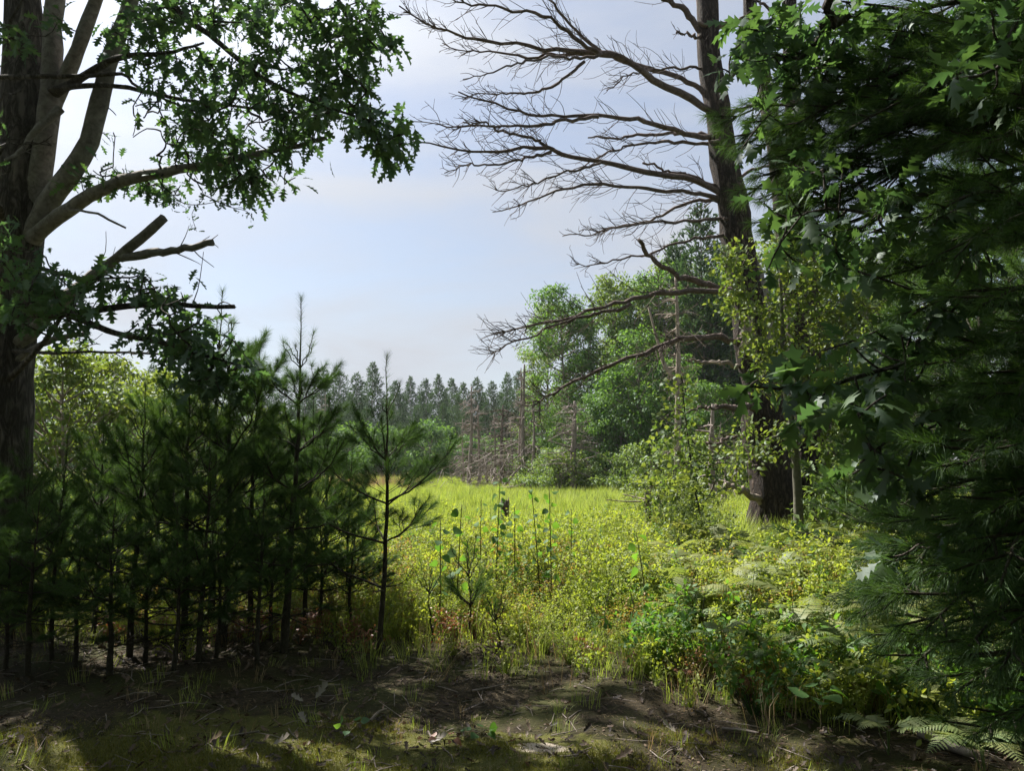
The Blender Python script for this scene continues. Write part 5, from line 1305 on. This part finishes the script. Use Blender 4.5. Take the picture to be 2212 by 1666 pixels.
H_ = [herb(1001, .7, 60, .075), herb(1002, .8, 64, .08), herb(1003, .6, 56, .06), bushy(1004, .75, 34, 13, .036), bushy(1005, .65, 36, 14, .032), bushy(1006, .85, 38, 13, .04), herb(1007, .75, 70, .05, OVAL_S), bushy(1008, .7, 34, 13, .034, 'yellow_green_leaf'), herb(1009, .85, 60, .07, LANCE, 2, 'aspen_leaf'), herb(1010, .65, 46, .06, LANCE, 3, 'ochre_leaf'), bushy(1071, .6, 26, 11, .036, 'ochre_leaf')]
x, y, rg = field(5600, -16, 14, 4.6, 19, 1101, 1.0)
ok = (y > edge(x) + rg.normal(0, .18, len(x))) & ((y < 13.5 + rg.normal(0, 1.5, len(x))) | (x > .12 * y) | (x < -2.5)); x, y = x[ok], y[ok]
low = np.clip((y - edge(x)) / 1.6, 0, 1) * np.where((x / y > .26) & (x / y < .45) & (y > 9), .35, 1.0)
scatter('weeds', H_, np.stack([x, y, gz(x, y) - .02], 1), rg.uniform(0, 6.28, len(x)), rg.uniform(.62, 1.12, len(x)) * (.45 + .55 * low), .12)
x, y, rg = field(2600, -30, 26, 15, 30, 1102, 1.0)
ok = y < 15 + np.clip((x / y - .12) * 60, 0, 14) + np.where(x < -2, 6, 0) + rg.normal(0, 1.2, len(x)); x, y = x[ok], y[ok]
scatter('weeds', H_, np.stack([x, y, gz(x, y) - .02], 1), rg.uniform(0, 6.28, len(x)), rg.uniform(.55, .95, len(x)), .12)
B_ = [blades(1011, 60, .62, .012, .26), blades(1012, 60, .55, .012, .28), blades(1013, 50, .7, .011, .22)]
x, y, rg = field(19000, -55, 45, 11.5, 75, 1103, 1.35)
scatter('meadow_grass', B_, np.stack([x, y, gz(x, y) - .02], 1), rg.uniform(0, 6.28, len(x)), rg.uniform(.65, 1.1, len(x)), .1)
T_ = [blades(1014, 26, .30, .004, .12, 'sedge', .8), blades(1015, 14, .36, .0028, .12, 'straw', .8), blades(1016, 24, .24, .004, .12, 'sedge', .9), bushy(1018, .28, 14, 9, .035, 'meadow', OVAL_S, .16)]
x, y, rg = field(2600, -9, 9, 4.6, 11, 1104, 1.0)
ok = y > edge(x) - .5 + rg.normal(0, .3, len(x)); x, y = x[ok], y[ok]
scatter('tall_grass', T_, np.stack([x, y, gz(x, y) - .01], 1), rg.uniform(0, 6.28, len(x)), rg.uniform(.6, 1.2, len(x)), .15)
TS = [bushy(1061, 1.25, 60, 14, .055, 'yellow_green_leaf', OVAL, .42), bushy(1062, 1.0, 50, 14, .05, 'yellow_green_leaf', OVAL, .4)]
x, y, rg = field(230, 2.0, 9, 8, 20, 1111, 1.0)
ok = (x / y > .17) & (x / y < .27) & (y > 10); x, y = x[ok], y[ok]
scatter('undergrowth', TS, np.stack([x, y, gz(x, y)], 1), rg.uniform(0, 6.28, len(x)), rg.uniform(.7, 1.15, len(x)), .1)
# tan dry sedge patch behind the slender pine
x, y, rg = field(900, -13, -5, 36, 48, 1105, 1.0)
ok = (x / y > -.24) & (x / y < -.12); x, y = x[ok], y[ok]
scatter('dry_grass', [blades(1017, 50, .95, .013, .25, 'straw', .3)], np.stack([x, y, gz(x, y)], 1), rg.uniform(0, 6.28, len(x)), rg.uniform(.8, 1.2, len(x)), .1)
# ferns massed in the weeds on the right
FR = [fern_obj(1021, 4, .34, .42), fern_obj(1022, 3, .38, .5), fern_obj(1023, 5, .28, .36)]
x, y, rg = field(1500, .8, 6, 4.9, 11.5, 1106, 1.0)
ok = (y > edge(x) + .1) & (x > 1.0 + .12 * (y - 5)); x, y = x[ok], y[ok]
scatter('ferns', FR, np.stack([x, y, gz(x, y)], 1), rg.uniform(0, 6.28, len(x)), rg.uniform(.75, 1.25, len(x)), .15)
# broad-leaved plants at the shady edge on the right
BL = [bushy(1031, .42, 20, 10, .055, 'aspen_leaf', OVAL, .22), bushy(1032, .34, 18, 10, .05, 'meadow', OVAL, .2), bushy(1033, .5, 24, 11, .05, 'aspen_leaf', OVAL, .25), herb(1035, .5, 40, .07)]
x, y, rg = field(520, .9, 4.2, 4.4, 8, 1107, 1.0)
ok = (y > edge(x) - .35); x, y = x[ok], y[ok]
scatter('undergrowth', BL, np.stack([x, y, gz(x, y)], 1), rg.uniform(0, 6.28, len(x)), rg.uniform(.7, 1.15, len(x)), .12)
def stalk(seed):
    rg = rng(seed); b = MB(); q = smooth_path([np.zeros(3), np.array([rg.normal() * .04, 0, .5]), np.array([rg.normal() * .1, rg.normal() * .1, 1.0])], 7)
    tube(b, q, np.linspace(.006, .002, 7), 4, cap=False); twiggy(b, q, .004, rg, 5, .1, .25, r_t=.002, start=.4)
    return no_obj('dead_stalk', b, M['young_bark'])
x, y, rg = field(190, -3, 5, 5.2, 12, 1110, 1.0)
ok = y > edge(x) + .1; x, y = x[ok], y[ok]
scatter('dead_stalks', [stalk(1051), stalk(1052), stalk(1053)], np.stack([x, y, gz(x, y)], 1), rg.uniform(0, 6.28, len(x)), rg.uniform(.5, .9, len(x)), .15)
# dead bracken and rusty low growth along the shade line
RB = [fern_obj(1024, 4, .17, .14, 'rust_leaf'), bushy(1034, .3, 12, 8, .035, 'rust_leaf', OVAL_S, .15)]
x, y, rg = field(330, -4, 4, 5.2, 8, 1108, 1.0)
ok = np.abs(y - edge(x) + .1) < .45; x, y = x[ok], y[ok]
scatter('withered_growth', RB, np.stack([x, y, gz(x, y)], 1), rg.uniform(0, 6.28, len(x)), rg.uniform(.5, 1.1, len(x)), .2)

# ------------------------------------------------------------------ forest floor
rg = rng(1201)
n = 5600
y = 2.8 + 4.8 * rg.random(n); x = rg.uniform(-.72, .72, n) * (y + 1.2)
pos = np.stack([x, y, gz(x, y) + rg.uniform(.004, .02, n)], 1)
a = rg.uniform(0, 6.28, n); d = np.stack([np.cos(a), np.sin(a), rg.normal(0, .18, n)], 1)
b = MB(); batch(b, *DEAD, pos, frames(d, unit(rg.normal(size=(n, 3)) * .3 + [0, 0, 1])), rg.uniform(.02, .065, n), np.clip(rg.beta(1.2, 3.4, n) * 1.15, 0, 1)); b.build('leaf_litter', M['litter'], None, 'stuff')
b = MB(); n = 1500
for _ in range(700):
    yy = rg.uniform(2.8, 7.0); xx = rg.uniform(-.7, .7) * (yy + 1); a = rg.uniform(0, 6.28); l = rg.uniform(.05, .32)
    c = np.array([xx, yy, float(gz(xx, yy)) + .008]); dd = np.array([math.cos(a), math.sin(a), rg.normal(0, .06)])
    tube(b, np.array([c, c + dd * l * .5 + rg.normal(size=3) * .008, c + dd * l]), [.0035, .003, .0015], 4, rg.random(), cap=False)
b.build('twig_litter', M['grey_wood'], None, 'stuff')
# fallen needles
n = 9000; y = 2.8 + 4.2 * rg.random(n); x = rg.uniform(-.7, .7, n) * (y + 1.2)
p0 = np.stack([x, y, gz(x, y) + .006], 1); a = rg.uniform(0, 6.28, n); l = rg.uniform(.05, .1, n)
d = np.stack([np.cos(a), np.sin(a), rg.normal(0, .08, n)], 1); sd = np.stack([-np.sin(a), np.cos(a), 0 * a], 1) * .0009
b = MB(); b.add(np.stack([p0 - sd, p0 + sd, p0 + d * l[:, None]], 1).reshape(-1, 3), np.arange(3 * n).reshape(-1, 3), None, np.repeat(rg.random(n), 3)); b.build('fallen_needles', M['straw'], None, 'stuff')
# crumbled bark, bits of leaf and cone scales
n = 9000; y = 2.8 + 4.6 * rg.random(n) ** 1.1; x = rg.uniform(-.72, .72, n) * (y + 1.1)
p0 = np.stack([x, y, gz(x, y) + .006], 1); a = rg.uniform(0, 6.28, n); l = rg.uniform(.006, .03, n); w_ = l * rg.uniform(.25, .7, n)
d = np.stack([np.cos(a), np.sin(a), rg.normal(0, .25, n)], 1) * l[:, None]; e = np.stack([-np.sin(a), np.cos(a), rg.normal(0, .25, n)], 1) * w_[:, None]
b = MB(); b.add(np.stack([p0, p0 + d * .5 + e * .6, p0 + d + e * .1, p0 + d * .6 - e * .5], 1).reshape(-1, 3), None, np.arange(4 * n).reshape(-1, 4), np.repeat(np.clip(rg.beta(1.1, 2.6, n) * 1.3, 0, 1), 4)); b.build('floor_debris', M['litter'], None, 'stuff')
# moss cushions
C = [(-2.2, 4.4, .55), (-1.6, 4.15, .5), (-1.1, 4.25, .4), (-.6, 4.1, .35), (-1.9, 3.95, .4), (.15, 4.05, .35), (.5, 4.3, .3), (-.1, 4.5, .3), (1.0, 4.6, .35), (-2.9, 4.5, .4), (.7, 4.1, .35), (1.5, 4.3, .3), (-.9, 4.8, .4), (-.3, 4.0, .3)]
P = []
for (cx, cy, r) in C:
    m = int(13000 * r * r); q = rg.normal(size=(m, 2)) * r * .42; P.append(np.stack([cx + q[:, 0], cy + q[:, 1] * .8], 1))
P = np.concatenate(P); n = len(P); x, y = P[:, 0], P[:, 1]
hump = .03 * (np.sin(13 * x) * np.sin(11 * y) > .2)
p0 = np.stack([x, y, gz(x, y) + .004], 1); d = unit(rg.normal(size=(n, 3)) * .45 + [0, 0, 1]); l = rg.uniform(.012, .034, n)
sd = unit(np.cross(d, rg.normal(size=(n, 3)))) * .0022
b = MB(); b.add(np.stack([p0 - sd, p0 + sd, p0 + d * l[:, None]], 1).reshape(-1, 3), np.arange(3 * n).reshape(-1, 3), None, np.repeat(rg.random(n), 3)); b.build('moss', M['moss'], None, 'stuff')
# thin grass on the floor
G_ = [blades(1041, 16, .09, .003, .06, 'sedge'), blades(1042, 9, .14, .0025, .05, 'straw', .6), blades(1043, 14, .13, .003, .07, 'sedge', .8)]
x, y, rg = field(420, -5, 4, 3.0, 7, 1109, 1.0)
scatter('floor_grass', G_, np.stack([x, y, gz(x, y)], 1), rg.uniform(0, 6.28, len(x)), rg.uniform(.5, 1.1, len(x)), .2)

# single pieces that stand out on the floor
def on_ground(px, py):
    d = W(px, py, 1.0) - [0, 0, CAMZ]; t = -CAMZ / d[2]; q = d * t; q[2] = 0; q[2] = float(gz(q[0], q[1])); return q
def fallen_leaf(px, py, size, ang, mat, label, tilt=.3, shape=DEAD, group='fallen leaves on the forest floor'):
    q = on_ground(px, py) + [0, 0, .02]
    b = MB(); d = np.array([[math.cos(ang), math.sin(ang), tilt]])
    batch(b, *shape, q[None], frames(d, np.array([[.1, -.5, 1.0]])), np.array([size]), np.array([.8]))
    o = b.build('fallen_leaf', M[mat], None, origin=tuple(q)); o.location = tuple(q); tag(o, label, 'leaf', group); return o
fallen_leaf(682, 1508, .12, .9, 'pale_dead', 'large pale curled leaf lying in the dark middle of the floor', .6)
fallen_leaf(655, 1518, .09, 2.9, 'pale_dead', 'small grey leaf touching the large pale curled one', .2)
fallen_leaf(590, 1625, .10, .1, 'pale_dead', 'pale leaf on the sunlit moss at the bottom', .25)
fallen_leaf(445, 1612, .10, .3, 'litter', 'brown leaf on the sunlit moss left of the pale one')
fallen_leaf(930, 1600, .10, .2, 'pale_dead', 'thin grey leaf right of centre on the floor', .15)
fallen_leaf(1265, 1393, .07, 1.0, 'red_leaf', 'single bright red leaf at the edge of the weeds', .9, OVAL)
fallen_leaf(1025, 1445, .07, .5, 'pale_dead', 'small pale leaf at the shade line near the slender pine', .5)
fallen_leaf(660, 1575, .09, 2.2, 'pale_dead', 'narrow pale leaf above the sunlit moss', .2)
fallen_leaf(1330, 1655, .09, .4, 'litter', 'brown leaf at the bottom edge below the sand', .2)
fallen_leaf(1460, 1590, .09, 2.5, 'pale_dead', 'pale leaf right of the bare sand', .3)
fallen_leaf(1690, 1500, .10, .8, 'pale_dead', 'pale leaf under the ferns at the right shade line', .6)

def stick(px0, py0, px1, py1, r, label, seed, mat='grey_wood'):
    rg = rng(seed); a, c = on_ground(px0, py0) + [0, 0, r + .01], on_ground(px1, py1) + [0, 0, r + .015]
    q = smooth_path([a, (a + c) / 2 + rg.normal(size=3) * .015, c], 10); b = MB(); tube(b, q, np.linspace(r, r * .6, 10), 7, wob=.1, rg=rg)
    o = b.build('fallen_stick', M[mat], None); tag(o, label, 'stick', 'fallen sticks on the forest floor')
stick(1990, 1600, 2110, 1650, .032, 'thick fallen branch lying behind the corner fern', 1301)
stick(800, 1560, 835, 1535, .009, 'short pale stick in the middle of the floor', 1302, 'pale_wood')
stick(925, 1578, 945, 1612, .006, 'thin stick near the sand', 1303)
stick(1560, 1580, 1660, 1600, .010, 'long thin stick right of the sand', 1304)
stick(1020, 1490, 1100, 1478, .006, 'thin stick at the shade line', 1305)
stick(470, 1600, 560, 1585, .008, 'thin stick on the sunlit moss', 1306)
stick(1180, 1640, 1250, 1655, .007, 'thin stick below the sand', 1307)

def fern_thing(px, py, n, L, H, seed, label, mat='fern'):
    rg = rng(seed); q = on_ground(px, py); root = thing('fern', label, 'fern', tuple(q), 'ferns at the near edge on the right')
    for k in range(n):
        a = k * 6.28 / n + rg.normal() * .3; top = q + np.array([rg.normal() * .03, rg.normal() * .03, H * rg.uniform(.7, 1.1)])
        b = MB(); tube(b, np.array([q, (q + top) / 2, top]), [.004, .0035, .003], 3, .3, cap=False)
        frond(b, top, np.array([math.cos(a), math.sin(a), .25]), L * rg.uniform(.75, 1.1), rg, rg.uniform(.3, .7), pin=18); b.build('frond', M[mat], root)
fern_thing(2130, 1690, 5, .42, .16, 1311, 'pale fern in the bottom right corner')
fern_thing(1920, 1640, 5, .32, .14, 1312, 'pale fern left of the corner one, before the fallen branch')
fern_thing(1560, 1500, 4, .30, .42, 1313, 'grey-green fern standing out at the front of the weeds')
fern_thing(1630, 1520, 4, .28, .32, 1314, 'fern right of the grey-green one')
fern_thing(1830, 1560, 5, .42, .25, 1315, 'dark fern in shade below the nearest boughs')
fern_thing(1960, 1560, 5, .45, .3, 1316, 'dark fern under the pine boughs, right of the other dark one')
fern_thing(1690, 1450, 4, .32, .5, 1317, 'tall fern in the weeds below the dead pine foot')

def broad_plant(px, py, n, size, H, seed, label, mat='aspen_leaf'):
    rg = rng(seed); q = on_ground(px, py); root = thing('broadleaf_plant', label, 'plant', tuple(q), 'low broad-leaved plants')
    b = MB(); pos, D = [], []
    for k in range(n):
        a = k * 6.28 / n + rg.normal() * .3; c = q + np.array([math.cos(a) * .06, math.sin(a) * .06, H * rg.uniform(.7, 1.1)])
        tube(b, smooth_path([q, q + [0, 0, H * .6], c], 5), [.003, .003, .0025, .002, .002], 4, cap=False); pos.append(c); D.append([math.cos(a), math.sin(a), rg.uniform(-.2, .3)])
    b.build('stem', M['stem'], root)
    pos, D = np.array(pos), np.array(D)
    hang(root, ROUND, M[mat], pos, frames(unit(D), unit(rg.normal(size=(n, 3)) * .3 + [0, -.3, 1])), rg.uniform(.8, 1.1, n) * size, rg.random(n), 50, 'leaf', seed)
broad_plant(1775, 1590, 6, .12, .22, 1321, 'plant with big sunlit leaves before the dark ferns')
broad_plant(1040, 1590, 6, .07, .06, 1322, 'tiny plant beside the sand with a sunlit rosette')
broad_plant(755, 1620, 5, .05, .12, 1323, 'small plant on the floor right of the sunlit moss', 'forest_leaf')
broad_plant(960, 1600, 5, .05, .05, 1324, 'low rusty plant left of the sand', 'rust_leaf')
broad_plant(1510, 1450, 7, .10, .35, 1325, 'plant with broad yellow-green leaves at the front of the weeds')
broad_plant(1640, 1430, 7, .11, .45, 1326, 'plant with broad bright leaves beside the front ferns')

# ------------------------------------------------------------------ summer haze over the meadow
hz = bpy.data.materials.new('haze'); hz.use_nodes = True
hn = hz.node_tree.nodes; hn.clear()
ho = hn.new('ShaderNodeOutputMaterial'); pv = hn.new('ShaderNodeVolumePrincipled')
pv.inputs['Color'].default_value = (0.86, 0.92, 1.0, 1)
pv.inputs['Density'].default_value = 0.00022
pv.inputs['Anisotropy'].default_value = 0.35
hz.node_tree.links.new(pv.outputs['Volume'], ho.inputs['Volume'])
b = MB()
X0, X1, Y0, Y1, Z0, Z1 = -150, 150, -40, 170, -2.5, 30
b.add([(X0, Y0, Z0), (X1, Y0, Z0), (X1, Y1, Z0), (X0, Y1, Z0), (X0, Y0, Z1), (X1, Y0, Z1), (X1, Y1, Z1), (X0, Y1, Z1)], None, [(0, 3, 2, 1), (4, 5, 6, 7), (0, 1, 5, 4), (1, 2, 6, 5), (2, 3, 7, 6), (3, 0, 4, 7)])
b.build('haze', hz, None, 'stuff')
